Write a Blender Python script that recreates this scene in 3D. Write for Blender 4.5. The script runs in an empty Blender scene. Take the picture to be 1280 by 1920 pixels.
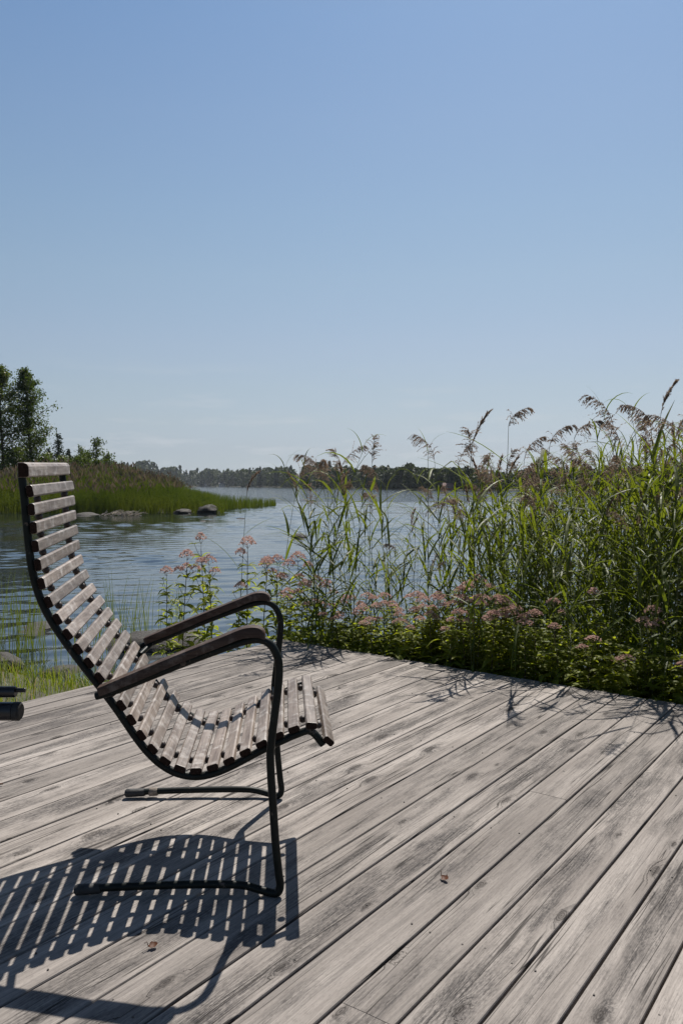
import bpy, math, random
import numpy as np
from mathutils import Vector, Matrix, noise as mnoise

# ------------------------------------------------------------------ camera, light, exposure
FPX, PW, PH, HORIZON = 1500.0, 1280.0, 1920.0, 910.0
EYE = 1.0
PITCH = math.atan((PH / 2 - HORIZON) / FPX)
scene = bpy.context.scene
COL = scene.collection
cam_data = bpy.data.cameras.new("camera")
cam_data.sensor_fit = 'HORIZONTAL'
cam_data.sensor_width = 36.0
cam_data.lens = FPX / PW * 36.0
cam_data.clip_start = 0.05
cam_data.clip_end = 20000
cam = bpy.data.objects.new("camera", cam_data)
COL.objects.link(cam)
cam.location = (0, 0, EYE)
cam.rotation_euler = (math.pi / 2 - PITCH, 0, 0)
scene.camera = cam

SUN_AZ = math.atan2(0.30, 0.955)          # from +Y towards +X
SUN_EL = math.radians(55)
world = bpy.data.worlds.new("World")
scene.world = world
world.use_nodes = True
wn, wl = world.node_tree.nodes, world.node_tree.links
wn.clear()
w_out = wn.new("ShaderNodeOutputWorld")
w_bg = wn.new("ShaderNodeBackground")
w_sky = wn.new("ShaderNodeTexSky")
w_sky.sky_type = 'NISHITA'
w_sky.sun_disc = False
w_sky.sun_elevation = SUN_EL
w_sky.sun_rotation = SUN_AZ
w_sky.altitude = 0
w_sky.air_density = 1.0
w_sky.dust_density = 0.5
w_sky.ozone_density = 1.5
w_bg.inputs['Strength'].default_value = 0.053
# a few thin clouds low over the far shore
w_geo = wn.new("ShaderNodeTexCoord")
w_map = wn.new("ShaderNodeMapping"); w_map.inputs['Scale'].default_value = (5, 5, 30)
w_map.inputs['Location'].default_value = (0.3, 0.0, 0.35)
w_noi = wn.new("ShaderNodeTexNoise"); w_noi.inputs['Scale'].default_value = 1.6
w_noi.inputs['Detail'].default_value = 7; w_noi.inputs['Roughness'].default_value = 0.6
w_ramp = wn.new("ShaderNodeMapRange"); w_ramp.inputs['From Min'].default_value = 0.53; w_ramp.inputs['From Max'].default_value = 0.8
w_sep = wn.new("ShaderNodeSeparateXYZ")
w_band = wn.new("ShaderNodeMapRange"); w_band.inputs['From Min'].default_value = 0.16; w_band.inputs['From Max'].default_value = 0.03
w_mul = wn.new("ShaderNodeMath"); w_mul.operation = 'MULTIPLY'
w_mul2 = wn.new("ShaderNodeMath"); w_mul2.operation = 'MULTIPLY'; w_mul2.inputs[1].default_value = 0.8
w_mix = wn.new("ShaderNodeMixRGB"); w_mix.inputs['Color2'].default_value = (8.2, 8.6, 9.0, 1)
wl.new(w_geo.outputs['Generated'], w_map.inputs['Vector']); wl.new(w_map.outputs[0], w_noi.inputs['Vector'])
wl.new(w_noi.outputs['Fac'], w_ramp.inputs['Value']); wl.new(w_geo.outputs['Generated'], w_sep.inputs[0])
wl.new(w_sep.outputs['Z'], w_band.inputs['Value']); wl.new(w_ramp.outputs[0], w_mul.inputs[0]); wl.new(w_band.outputs[0], w_mul.inputs[1])
wl.new(w_mul.outputs[0], w_mul2.inputs[0]); wl.new(w_mul2.outputs[0], w_mix.inputs['Fac'])
# air clarity: tint of the sky by height above the horizon
w_ramp2 = wn.new("ShaderNodeValToRGB")
w_cr = w_ramp2.color_ramp
for z_, g_ in ((0.02, (.70, .83, 1.2)), (0.0465, (.78, .82, 1.06)), (0.0794, (.936, .905, .995)), (0.1185, (1.06, .99, .99)), (0.17, (1.195, 1.094, 1.053)), (0.249, (1.28, 1.23, 1.128)),
               (0.318, (1.27, 1.284, 1.2)), (0.412, (1.22, 1.298, 1.283)), (0.5025, (1.09, 1.27, 1.339)), (0.65, (.95, 1.05, 1.1)), (0.8, (.75, .78, .8))):
    e_ = w_cr.elements.new(z_); e_.color = (g_[0] / 2, g_[1] / 2, g_[2] / 2, 1)
w_cr.elements[0].color = (.35, .415, .6, 1); w_cr.elements[-1].color = (.37, .39, .4, 1)
w_gain = wn.new("ShaderNodeVectorMath"); w_gain.operation = 'MULTIPLY'
w_gain2 = wn.new("ShaderNodeVectorMath"); w_gain2.operation = 'SCALE'; w_gain2.inputs['Scale'].default_value = 2.0
wl.new(w_sep.outputs['Z'], w_ramp2.inputs['Fac']); wl.new(w_sky.outputs[0], w_gain.inputs[0]); wl.new(w_ramp2.outputs['Color'], w_gain.inputs[1])
wl.new(w_gain.outputs[0], w_gain2.inputs[0])
wl.new(w_gain2.outputs[0], w_mix.inputs['Color1']); wl.new(w_mix.outputs[0], w_bg.inputs['Color']); wl.new(w_bg.outputs[0], w_out.inputs['Surface'])

sun_data = bpy.data.lights.new("sun", 'SUN')
sun_data.energy = 5.0
sun_data.angle = math.radians(0.53)
sun_data.color = (1.0, 0.95, 0.87)
sun = bpy.data.objects.new("sun", sun_data)
COL.objects.link(sun)
SUN_DIR = Vector((math.sin(SUN_AZ) * math.cos(SUN_EL), math.cos(SUN_AZ) * math.cos(SUN_EL), math.sin(SUN_EL)))
sun.rotation_euler = (-SUN_DIR).to_track_quat('-Z', 'Y').to_euler()
sun.location = (4, 12, 20)

scene.view_settings.view_transform = 'Standard'
scene.view_settings.look = 'None'
scene.view_settings.exposure = 0.5
scene.view_settings.gamma = 1.0
scene.render.engine = 'CYCLES'
scene.cycles.max_bounces = 8
scene.cycles.transparent_max_bounces = 8
scene.cycles.use_denoising = True

# ------------------------------------------------------------------ helpers
def ray(px, py):
    x, y, z = px - PW / 2, FPX, -(py - PH / 2)
    c, s = math.cos(PITCH), math.sin(PITCH)
    return Vector((x, y * c + z * s, -y * s + z * c))
def on_z(px, py, z=0.0):
    r = ray(px, py)
    return r * ((EYE - z) / -r.z) + Vector((0, 0, EYE))
def at_y(px, py, Y):
    r = ray(px, py)
    return r * (Y / r.y) + Vector((0, 0, EYE))

class MB:
    """collects geometry, then links it as ONE mesh object"""
    def __init__(self):
        self.v, self.f, self.m = [], [], []
        self.uv, self.fa = None, None
    def add(self, verts, faces, mat=0):
        o = len(self.v)
        self.v.extend([tuple(p) for p in verts])
        self.f.extend([tuple(i + o for i in f) for f in faces])
        self.m.extend([mat] * len(faces))
    def tube(self, path, rad, n=10, cap=True, mat=0):
        P = [Vector(p) for p in path]
        k = len(P)
        if not hasattr(rad, '__len__'): rad = [rad] * k
        t0 = (P[1] - P[0]).normalized()
        up = Vector((0, 0, 1)) if abs(t0.z) < 0.9 else Vector((1, 0, 0))
        nrm = (up - t0 * up.dot(t0)).normalized()
        vs, fs = [], []
        for i in range(k):
            t = (P[min(i + 1, k - 1)] - P[max(i - 1, 0)]).normalized()
            nrm = (nrm - t * nrm.dot(t)).normalized()
            b = t.cross(nrm)
            for j in range(n):
                a = 2 * math.pi * j / n
                vs.append(P[i] + (nrm * math.cos(a) + b * math.sin(a)) * rad[i])
        for i in range(k - 1):
            for j in range(n):
                j2 = (j + 1) % n
                fs.append((i * n + j, i * n + j2, (i + 1) * n + j2, (i + 1) * n + j))
        if cap:
            fs.append(tuple(reversed(range(n)))); fs.append(tuple(range((k - 1) * n, k * n)))
        self.add(vs, fs, mat)
    def ribbon(self, path, widths, side, mat=0, fold=0.0):
        P = [Vector(p) for p in path]
        k = len(P)
        vs, fs = [], []
        side = Vector(side)
        for i in range(k):
            t = (P[min(i + 1, k - 1)] - P[max(i - 1, 0)])
            if t.length < 1e-9: t = Vector((0, 0, 1))
            t.normalize()
            s = (side - t * side.dot(t))
            if s.length < 1e-6: s = t.orthogonal()
            s.normalize()
            n = t.cross(s)
            w = widths[i] / 2
            if fold:
                vs += [P[i] - s * w + n * fold * w, P[i], P[i] + s * w + n * fold * w]
            else:
                vs += [P[i] - s * w, P[i] + s * w]
        for i in range(k - 1):
            if fold:
                a, b = i * 3, (i + 1) * 3
                fs += [(a, a + 1, b + 1, b), (a + 1, a + 2, b + 2, b + 1)]
            else:
                a, b = i * 2, (i + 1) * 2
                fs.append((a, a + 1, b + 1, b))
        self.add(vs, fs, mat)
    def ball(self, c, r, seg=8, rings=5, sc=(1, 1, 1), mat=0):
        c = Vector(c); vs = [c + Vector((0, 0, r * sc[2]))]; fs = []
        for i in range(1, rings):
            th = math.pi * i / rings
            for j in range(seg):
                ph = 2 * math.pi * j / seg
                vs.append(c + Vector((r * sc[0] * math.sin(th) * math.cos(ph), r * sc[1] * math.sin(th) * math.sin(ph), r * sc[2] * math.cos(th))))
        vs.append(c - Vector((0, 0, r * sc[2])))
        for j in range(seg): fs.append((0, 1 + j, 1 + (j + 1) % seg))
        for i in range(rings - 2):
            for j in range(seg):
                a = 1 + i * seg + j; b = 1 + i * seg + (j + 1) % seg
                fs.append((a, a + seg, b + seg, b))
        L = len(vs) - 1; o = 1 + (rings - 2) * seg
        for j in range(seg): fs.append((o + j, L, o + (j + 1) % seg))
        self.add(vs, fs, mat)
    def quadcloud(self, c, ax, ay, mat=0):
        """numpy arrays of centres and half axes -> one quad each"""
        n = len(c); o = len(self.v)
        vs = np.stack([c - ax - ay * .2, c + ay * 0 - ay, c + ax, c + ay], 1).reshape(-1, 3)
        self.v.extend(map(tuple, vs.tolist()))
        self.f.extend([(o + 4 * i, o + 4 * i + 1, o + 4 * i + 2, o + 4 * i + 3) for i in range(n)])
        self.m.extend([mat] * n)
    def build(self, name, mats, parent=None, smooth=False, autosmooth=None):
        me = bpy.data.meshes.new(name)
        me.from_pydata(self.v, [], self.f)
        if not isinstance(mats, (list, tuple)): mats = [mats]
        for m in mats: me.materials.append(m)
        if len(mats) > 1: me.polygons.foreach_set('material_index', self.m)
        if smooth: me.polygons.foreach_set('use_smooth', [True] * len(me.polygons))
        if autosmooth is not None: me.set_sharp_from_angle(angle=autosmooth)
        me.update()
        o = bpy.data.objects.new(name, me)
        COL.objects.link(o)
        if parent: o.parent = parent
        return o

def tag(o, label=None, cat=None, group=None, kind=None):
    if label: o['label'] = label
    if cat: o['category'] = cat
    if group: o['group'] = group
    if kind: o['kind'] = kind
    return o
def empty(name, loc=(0, 0, 0), rz=0.0):
    o = bpy.data.objects.new(name, None); COL.objects.link(o)
    o.empty_display_size = 0.1
    o.location = loc; o.rotation_euler = (0, 0, rz)
    return o
def copy_tree(o, parent=None):
    c = o.copy(); COL.objects.link(c)
    if parent: c.parent = parent
    for ch in o.children: copy_tree(ch, c)
    return c
def spline(pts, sub=8):
    P = [Vector(p) for p in pts]
    P = [P[0] * 2 - P[1]] + P + [P[-1] * 2 - P[-2]]
    out = []
    for i in range(1, len(P) - 2):
        for k in range(sub):
            t = k / sub
            p0, p1, p2, p3 = P[i - 1], P[i], P[i + 1], P[i + 2]
            out.append(0.5 * ((2 * p1) + (p2 - p0) * t + (2 * p0 - 5 * p1 + 4 * p2 - p3) * t * t + (3 * p1 - p0 - 3 * p2 + p3) * t ** 3))
    out.append(P[-2])
    return out

# ------------------------------------------------------------------ materials
class NT:
    def __init__(self, name):
        self.mat = bpy.data.materials.new(name); self.mat.use_nodes = True
        self.n, self.l = self.mat.node_tree.nodes, self.mat.node_tree.links
        self.n.clear()
        self.out = self.n.new('ShaderNodeOutputMaterial')
    def new(self, typ, **kw):
        nd = self.n.new('ShaderNode' + typ)
        for k, v in kw.items(): setattr(nd, k, v)
        return nd
    def put(self, sock, v):
        if isinstance(v, bpy.types.NodeSocket): self.l.new(v, sock)
        elif v is not None: sock.default_value = v
    def math(self, op, a, b=None, c=None, clamp=False):
        nd = self.new('Math', operation=op, use_clamp=clamp)
        self.put(nd.inputs[0], a)
        if b is not None: self.put(nd.inputs[1], b)
        if c is not None: self.put(nd.inputs[2], c)
        return nd.outputs[0]
    def noise(self, vec, scale=1.0, detail=3.0, rough=0.5, dist=0.0):
        nd = self.new('TexNoise')
        self.put(nd.inputs['Vector'], vec); nd.inputs['Scale'].default_value = scale
        nd.inputs['Detail'].default_value = detail; nd.inputs['Roughness'].default_value = rough; nd.inputs['Distortion'].default_value = dist
        return nd.outputs['Fac']
    def mapr(self, v, a, b, c=0.0, d=1.0, smooth=False):
        nd = self.new('MapRange'); nd.clamp = True
        if smooth: nd.interpolation_type = 'SMOOTHSTEP'
        self.put(nd.inputs['Value'], v)
        for s, x in zip(('From Min', 'From Max', 'To Min', 'To Max'), (a, b, c, d)): self.put(nd.inputs[s], x)
        return nd.outputs[0]
    def mix(self, f, a, b, mode='MIX'):
        nd = self.new('MixRGB', blend_type=mode)
        self.put(nd.inputs[0], f)
        for s, x in ((nd.inputs[1], a), (nd.inputs[2], b)):
            self.put(s, tuple(x) + (1,) if isinstance(x, (tuple, list)) and len(x) == 3 else x)
        return nd.outputs[0]
    def mapping(self, vec, scale=(1, 1, 1), loc=(0, 0, 0)):
        nd = self.new('Mapping'); self.put(nd.inputs['Vector'], vec)
        nd.inputs['Scale'].default_value = scale; nd.inputs['Location'].default_value = loc
        return nd.outputs[0]
    def combine(self, x, y, z=0.0):
        nd = self.new('CombineXYZ'); self.put(nd.inputs[0], x); self.put(nd.inputs[1], y); self.put(nd.inputs[2], z)
        return nd.outputs[0]
    def obj(self): return self.new('TexCoord').outputs['Object']
    def rnd(self): return self.new('ObjectInfo').outputs['Random']
    def principled(self, color, rough=0.6, bump=None, bstr=0.3, bdist=0.01, **kw):
        p = self.new('BsdfPrincipled')
        self.put(p.inputs['Base Color'], tuple(color) + (1,) if isinstance(color, (tuple, list)) and len(color) == 3 else color)
        self.put(p.inputs['Roughness'], rough)
        for k, v in kw.items(): self.put(p.inputs[k], v)
        if bump is not None:
            b = self.new('Bump'); b.inputs['Strength'].default_value = bstr; b.inputs['Distance'].default_value = bdist
            self.put(b.inputs['Height'], bump); self.l.new(b.outputs[0], p.inputs['Normal'])
        return p.outputs[0]
    def done(self, shader): self.l.new(shader, self.out.inputs['Surface']); return self.mat

def leaf_material(name, c1, c2, trans=0.45, rough=0.5, tint=(1.5, 1.35, 0.5), nscale=3.0, spec=0.35):
    t = NT(name)
    f = t.noise(t.obj(), nscale, 2)
    r = t.rnd()
    f2 = t.math('ADD', t.mapr(f, 0.3, 0.7, 0.0, 0.75), t.math('MULTIPLY', r, 0.3), clamp=True)
    col = t.mix(f2, c1, c2)
    p = t.principled(col, rough, **{'Specular IOR Level': spec})
    tr = t.new('BsdfTranslucent')
    t.put(tr.inputs['Color'], t.mix(1.0, col, tint, 'MULTIPLY'))
    m = t.new('MixShader'); m.inputs[0].default_value = trans
    t.l.new(p, m.inputs[1]); t.l.new(tr.outputs[0], m.inputs[2])
    return t.done(m.outputs[0])

def weathered_board():
    t = NT('weathered_board')
    uvn = t.new('UVMap', uv_map='UVMap').outputs[0]
    sp = t.new('SeparateXYZ'); t.put(sp.inputs[0], uvn)
    u, s = sp.outputs[0], sp.outputs[1]
    bid = t.new('Attribute', attribute_name='board').outputs['Fac']
    x = t.math('MULTIPLY_ADD', u, 0.12, t.math('MULTIPLY', bid, 37.0))
    y = t.math('MULTIPLY_ADD', bid, 91.0, s)
    vec0 = t.combine(x, y)
    wob = t.math('MULTIPLY', t.math('SUBTRACT', t.noise(t.mapping(vec0, (7, 1.6, 1)), 1, 2), 0.5), 0.035)
    # knots: sparse cells stretched along the board
    vo = t.new('TexVoronoi', feature='F1', voronoi_dimensions='2D')
    t.put(vo.inputs['Vector'], t.mapping(vec0, (8.5, 3.0, 1))); vo.inputs['Scale'].default_value = 1.0; vo.inputs['Randomness'].default_value = 0.9
    kd = vo.outputs['Distance']
    kr = t.new('SeparateXYZ'); t.put(kr.inputs[0], vo.outputs['Color'])
    keep = t.math('GREATER_THAN', kr.outputs[0], 0.6)
    ksz = t.math('MULTIPLY_ADD', kr.outputs[1], 0.08, 0.04)
    kdn = t.math('ADD', kd, t.math('MULTIPLY', t.math('SUBTRACT', t.noise(vec0, 90, 2), 0.5), 0.09))
    knot = t.math('MULTIPLY', keep, t.mapr(t.math('DIVIDE', kdn, ksz), 1.25, 0.75))
    halo = t.math('MULTIPLY', keep, t.mapr(t.math('DIVIDE', kdn, ksz), 2.5, 1.0))
    kring = t.math('MULTIPLY', knot, t.math('MULTIPLY_ADD', t.math('SINE', t.math('MULTIPLY', kd, 190.0)), 0.25, 0.7))
    # grain flows round the knots
    xw = t.math('ADD', t.math('ADD', x, wob), t.math('MULTIPLY', halo, 0.02))
    vec = t.combine(xw, y)
    fine = t.noise(t.mapping(vec, (300, 9.0, 1)), 1, 5, 0.75)
    mid = t.noise(t.mapping(vec, (90, 1.3, 1)), 1, 4, 0.6)
    speck = t.noise(t.mapping(vec0, (260, 70, 1)), 1, 3, 0.7)
    patch = t.noise(t.mapping(vec0, (12, 1.9, 1)), 1, 5, 0.62, 0.5)
    patch2 = t.noise(t.mapping(vec0, (26, 7, 1), (3, 9, 0)), 1, 4, 0.65)
    edge = t.math('ABSOLUTE', t.math('MULTIPLY_ADD', u, 2.0, -1.0))
    e2 = t.math('POWER', edge, 2.6)
    # where the surface layer has worn to dark grain
    wear = t.math('ADD', t.math('MULTIPLY', patch, 1.15), t.math('MULTIPLY', patch2, 0.55))
    wear = t.math('SUBTRACT', wear, t.math('MULTIPLY', e2, 0.24))
    wear = t.math('ADD', wear, t.math('MULTIPLY', t.math('SUBTRACT', t.math('FRACT', t.math('MULTIPLY', bid, 7.31)), 0.5), 0.16))
    wear = t.math('ADD', wear, t.math('MULTIPLY', halo, 0.13))
    wmask = t.mapr(wear, 0.66, 1.05, 0.0, 1.0, True)
    grain = t.mapr(t.math('ADD', t.math('MULTIPLY', fine, 0.7), t.math('MULTIPLY', speck, 0.48)), 0.46, 0.68)
    dark = t.math('MULTIPLY', wmask, t.math('MULTIPLY_ADD', grain, 0.82, 0.18))
    streak = t.math('MULTIPLY', t.mapr(mid, 0.50, 0.70), 0.5)
    lightc = t.mix(t.mapr(t.noise(t.mapping(vec0, (14, 1.2, 1), (5, 5, 0)), 1, 3), 0.3, 0.7), (0.215, 0.191, 0.174), (0.36, 0.325, 0.298))
    tone = t.math('MULTIPLY_ADD', t.math('FRACT', t.math('MULTIPLY', bid, 13.7)), 0.5, 0.82)
    lightc = t.mix(1.0, lightc, t.combine(tone, tone, tone), 'MULTIPLY')
    fgr = t.mapr(fine, 0.35, 0.7)
    lightc = t.mix(t.math('MULTIPLY', fgr, 0.62), lightc, (0.095, 0.084, 0.078))
    lightc = t.mix(t.math('MULTIPLY', t.mapr(speck, 0.52, 0.72), 0.45), lightc, (0.10, 0.09, 0.083))
    c = t.mix(streak, lightc, (0.095, 0.086, 0.083))
    c = t.mix(dark, c, (0.044, 0.041, 0.041))
    c = t.mix(t.math('MULTIPLY', kring, 0.85), c, (0.03, 0.026, 0.024))
    # long drying cracks
    cr = t.noise(t.mapping(vec, (34, 0.55, 1), (11, 2, 0)), 1, 2, 0.5)
    crk = t.mapr(t.math('ABSOLUTE', t.math('SUBTRACT', cr, 0.52)), 0.016, 0.003)
    crm = t.mapr(t.noise(t.mapping(vec0, (9, 1.6, 1), (2, 7, 0)), 1, 2), 0.46, 0.54)
    crk = t.math('MULTIPLY', crk, crm)
    c = t.mix(t.math('MULTIPLY', crk, 0.8), c, (0.014, 0.0125, 0.012))
    hgt = t.math('SUBTRACT', t.math('SUBTRACT', 1.0, t.math('MULTIPLY', fine, t.math('MULTIPLY_ADD', wmask, 0.7, 0.3))), t.math('MULTIPLY', crk, 1.5))
    return t.done(t.principled(c, 0.75, hgt, 0.4, 0.003, **{'Specular IOR Level': 0.06}))

def chair_wood(name, light, dark, wearc, axis=1, rough=0.6, spec=0.22):
    t = NT(name)
    o = t.obj()
    r = t.rnd()
    off = t.combine(t.math('MULTIPLY', r, 17.0), t.math('MULTIPLY', r, 31.0), t.math('MULTIPLY', r, 5.0))
    v = t.new('VectorMath', operation='ADD'); t.put(v.inputs[0], o); t.put(v.inputs[1], off); v = v.outputs[0]
    sc = [300, 300, 300]; sc[axis] = 9
    sm = [60, 60, 60]; sm[axis] = 7
    fine = t.noise(t.mapping(v, sc), 1, 3, 0.6)
    mid = t.noise(t.mapping(v, sm), 1, 4, 0.6)
    blot = t.noise(v, 28, 4, 0.65)
    c = t.mix(t.mapr(mid, 0.3, 0.7), light, dark)
    c = t.mix(t.math('MULTIPLY', t.mapr(fine, 0.45, 0.7), 0.5), c, tuple(k * 0.4 for k in dark))
    c = t.mix(t.math('MULTIPLY', t.mapr(blot, 0.5, 0.72), 0.65), c, wearc)
    tone = t.math('MULTIPLY_ADD', r, 0.5, 0.72)
    c = t.mix(1.0, c, t.combine(tone, tone, tone), 'MULTIPLY')
    return t.done(t.principled(c, rough, fine, 0.3, 0.002, **{'Specular IOR Level': spec}))

def painted_tube():
    t = NT('dark_green_tube')
    o = t.obj()
    n = t.noise(o, 18, 5, 0.65)
    n2 = t.noise(o, 140, 3, 0.6)
    c = t.mix(t.mapr(n, 0.35, 0.65), (0.006, 0.008, 0.0075), (0.011, 0.014, 0.0125))
    chip = t.mapr(t.math('ADD', n, t.math('MULTIPLY', n2, 0.25)), 0.76, 0.80)
    c = t.mix(chip, c, (0.09, 0.07, 0.06))
    return t.done(t.principled(c, 0.45, n2, 0.12, 0.002, **{'Specular IOR Level': 0.16}))

def simple(name, col, rough=0.6, nscale=20.0, var=0.35, bump=0.2, bdist=0.005, **kw):
    t = NT(name)
    n = t.noise(t.obj(), nscale, 4, 0.6)
    c = t.mix(t.mapr(n, 0.3, 0.7), tuple(k * (1 - var) for k in col), tuple(min(1, k * (1 + var)) for k in col))
    return t.done(t.principled(c, rough, n, bump, bdist, **kw))

def water_material():
    t = NT('lake_water')
    o = t.obj()
    n1 = t.noise(t.mapping(o, (1.5, 3.4, 1)), 1.0, 3, 0.55, 0.6)
    n2 = t.noise(t.mapping(o, (5.0, 10.0, 1)), 1.0, 2, 0.5, 0.3)
    n3 = t.noise(t.mapping(o, (0.07, 0.16, 1)), 1.0, 3, 0.5)
    h = t.math('ADD', t.math('MULTIPLY', n1, 1.0), t.math('MULTIPLY', n2, 0.28))
    gust = t.mapr(n3, 0.3, 0.7, 0.45, 1.0)
    h = t.math('MULTIPLY', h, gust)
    sy = t.new('SeparateXYZ'); t.put(sy.inputs[0], o)
    h = t.math('MULTIPLY', h, t.mapr(sy.outputs[1], 55, 85, 1.0, 4.5))     # out on the open lake the wind has more hold
    col = (0.012, 0.016, 0.018)
    return t.done(t.principled(col, 0.06, h, 0.8, 0.012, IOR=1.75))

def rock_material():
    t = NT('shore_rock')
    o = t.obj()
    n = t.noise(o, 5, 6, 0.65); n2 = t.noise(o, 34, 4, 0.6)
    c = t.mix(t.mapr(n, 0.3, 0.7), (0.008, 0.0065, 0.0055), (0.030, 0.024, 0.019))
    c = t.mix(t.mapr(n2, 0.55, 0.7), c, (0.045, 0.039, 0.033))
    return t.done(t.principled(c, 0.8, t.math('ADD', n, t.math('MULTIPLY', n2, 0.4)), 0.6, 0.04))

def ground_material():
    t = NT('ground_soil')
    o = t.obj()
    n = t.noise(o, 1.2, 6, 0.6); n2 = t.noise(o, 14, 4, 0.65)
    c = t.mix(t.mapr(n, 0.35, 0.65), (0.035, 0.045, 0.018), (0.06, 0.052, 0.03))
    c = t.mix(t.mapr(n2, 0.5, 0.72), c, (0.085, 0.07, 0.048))
    return t.done(t.principled(c, 0.95, n2, 0.6, 0.03))

M = {
    'board': weathered_board(),
    'board_end': simple('weathered_fascia', (0.17, 0.155, 0.14), 0.8, 40),
    'slat': chair_wood('slat_wood', (0.26, 0.215, 0.185), (0.11, 0.082, 0.067), (0.46, 0.43, 0.405), 1, 0.45, 0.4),
    'slat_end': simple('slat_end_grain', (0.022, 0.012, 0.009), 0.8, 200, 0.5, **{'Specular IOR Level': 0.1}),
    'armwood': chair_wood('armrest_wood', (0.088, 0.059, 0.046), (0.045, 0.029, 0.023), (0.19, 0.155, 0.135), 0, 0.55, 0.1),
    'tube': painted_tube(),
    'rubber': simple('worn_rubber', (0.02, 0.02, 0.021), 0.7, 60, 0.5, 0.4),
    'bead': simple('dark_bead', (0.035, 0.022, 0.018), 0.55, 60),
    'tape': simple('worn_tape', (0.19, 0.155, 0.125), 0.8, 90, 0.5, 0.5),
    'black': simple('black_metal', (0.012, 0.012, 0.014), 0.35, 30),
    'screw': simple('rusty_screw', (0.035, 0.026, 0.022), 0.7, 80),
    'water': water_material(),
    'rock': rock_material(),
    'ground': ground_material(),
    'reed_stem': leaf_material('reed_stem', (0.075, 0.10, 0.025), (0.13, 0.125, 0.045), 0.15),
    'reed_leaf': leaf_material('reed_leaf', (0.048, 0.076, 0.013), (0.120, 0.145, 0.026), 0.5, 0.5, (1.5, 1.45, 0.5), 2.2, 0.25),
    'plume': leaf_material('reed_plume', (0.14, 0.105, 0.080), (0.30, 0.235, 0.185), 0.5, 0.7, (1.1, 1.0, 0.9), 9),
    'herb_leaf': leaf_material('herb_leaf', (0.085, 0.122, 0.020), (0.27, 0.295, 0.050), 0.62, 0.5, (1.6, 1.55, 0.5), 7, 0.15),
    'herb_stem': leaf_material('herb_stem', (0.06, 0.055, 0.03), (0.10, 0.06, 0.045), 0.1),
    'flower': leaf_material('dusty_pink_flower', (0.34, 0.215, 0.185), (0.62, 0.465, 0.405), 0.5, 0.8, (1.1, 1.0, 1.0), 60),
    'dry_leaf': leaf_material('dry_leaf', (0.075, 0.026, 0.011), (0.13, 0.05, 0.022), 0.3, 0.6, (1.3, 1.0, 0.8), 40),
    'straw': leaf_material('straw', (0.26, 0.20, 0.11), (0.36, 0.29, 0.18), 0.35, 0.6, (1.2, 1.1, 0.8), 6),
    'lawn': leaf_material('bank_grass', (0.06, 0.10, 0.018), (0.13, 0.17, 0.035), 0.5, 0.5, (1.7, 1.5, 0.5), 5),
    'far_reed': leaf_material('far_reed', (0.034, 0.062, 0.013), (0.078, 0.100, 0.022), 0.42, 0.6, (1.5, 1.4, 0.5), 0.5),
    'far_plume': leaf_material('far_plume', (0.085, 0.062, 0.042), (0.14, 0.105, 0.07), 0.35, 0.8, (1, 1, 1), 0.6),
    'alder': leaf_material('alder_leaf', (0.036, 0.066, 0.016), (0.082, 0.108, 0.026), 0.45, 0.5, (1.5, 1.4, 0.5), 0.9),
    'birch': leaf_material('birch_leaf', (0.045, 0.075, 0.02), (0.08, 0.11, 0.03), 0.4, 0.5, (1.5, 1.4, 0.5), 0.9),
    'spruce': leaf_material('spruce_needle', (0.018, 0.035, 0.016), (0.035, 0.055, 0.024), 0.15, 0.6, (1.3, 1.3, 0.6), 0.7),
    'bark': simple('bark', (0.075, 0.062, 0.05), 0.9, 6, 0.4, 0.6, 0.03),
    'far_wood': leaf_material('far_wood', (0.020, 0.034, 0.016), (0.052, 0.066, 0.026), 0.25, 0.7, (1.3, 1.3, 0.6), 0.05),
    'wall_white': simple('pale_wall', (0.55, 0.53, 0.5), 0.8, 2, 0.08),
    'wall_red': simple('red_wall', (0.20, 0.05, 0.035), 0.8, 2, 0.1),
    'roof_grey': simple('grey_roof', (0.22, 0.21, 0.2), 0.7, 2, 0.15),
    'roof_red': simple('clay_roof', (0.16, 0.085, 0.07), 0.8, 2, 0.15),
    'pane': simple('dark_pane', (0.03, 0.035, 0.04), 0.15, 2),
    'driftwood': simple('driftwood', (0.34, 0.29, 0.23), 0.85, 9, 0.3),
}

# ------------------------------------------------------------------ ground and water
WATER_Z = -0.6
SHORE_X = [-60, -12, -6, -3.0, -2.0, -1.2, 0.0, 1.2, 3.0, 6, 15, 60]
SHORE_Y = [14, 9.2, 8.0, 7.0, 6.3, 6.0, 6.4, 6.2, 6.6, 8, 12, 30]
def near_shore(x): return float(np.interp(x, SHORE_X, SHORE_Y))
FAR_B = [-3, -1.0, -0.45, -0.17, -0.10, -0.03, 0.05, 0.11, 0.3, 0.6, 1.2, 3]
FAR_Y = [300, 420, 800, 1000, 720, 480, 350, 280, 265, 300, 300, 150]
def far_shore(b): return float(np.interp(b, FAR_B, FAR_Y))
def fbm(x, y, s): return mnoise.noise(Vector((x * s, y * s, 3.7)))
def headland(x, y):
    a = y - 46.0 - 1.6 * fbm(x, 0, 0.13)
    b = (-0.178 * y - x) * 0.9 + 1.2 * fbm(0, y, 0.1)
    return min(a, b, 210 - y)
def ground_z(x, y):
    d = near_shore(x) - y + 0.25 * fbm(x, y, 0.8)
    z = WATER_Z + max(-1.5, min(d * 0.24, 0.30 + 0.02 * max(0, d)))
    if y > 20:
        z = max(z, WATER_Z + max(-1.5, min(headland(x, y) * 0.12, 0.7)))
        if y > 100:
            z = max(z, WATER_Z + max(-1.5, min((y - far_shore(x / y)) * 0.03, 5.0)))
    return z + 0.03 * fbm(x, y, 1.7)
gx = np.sinh(np.linspace(-7.6, 7.6, 200)) * 2.0
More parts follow.
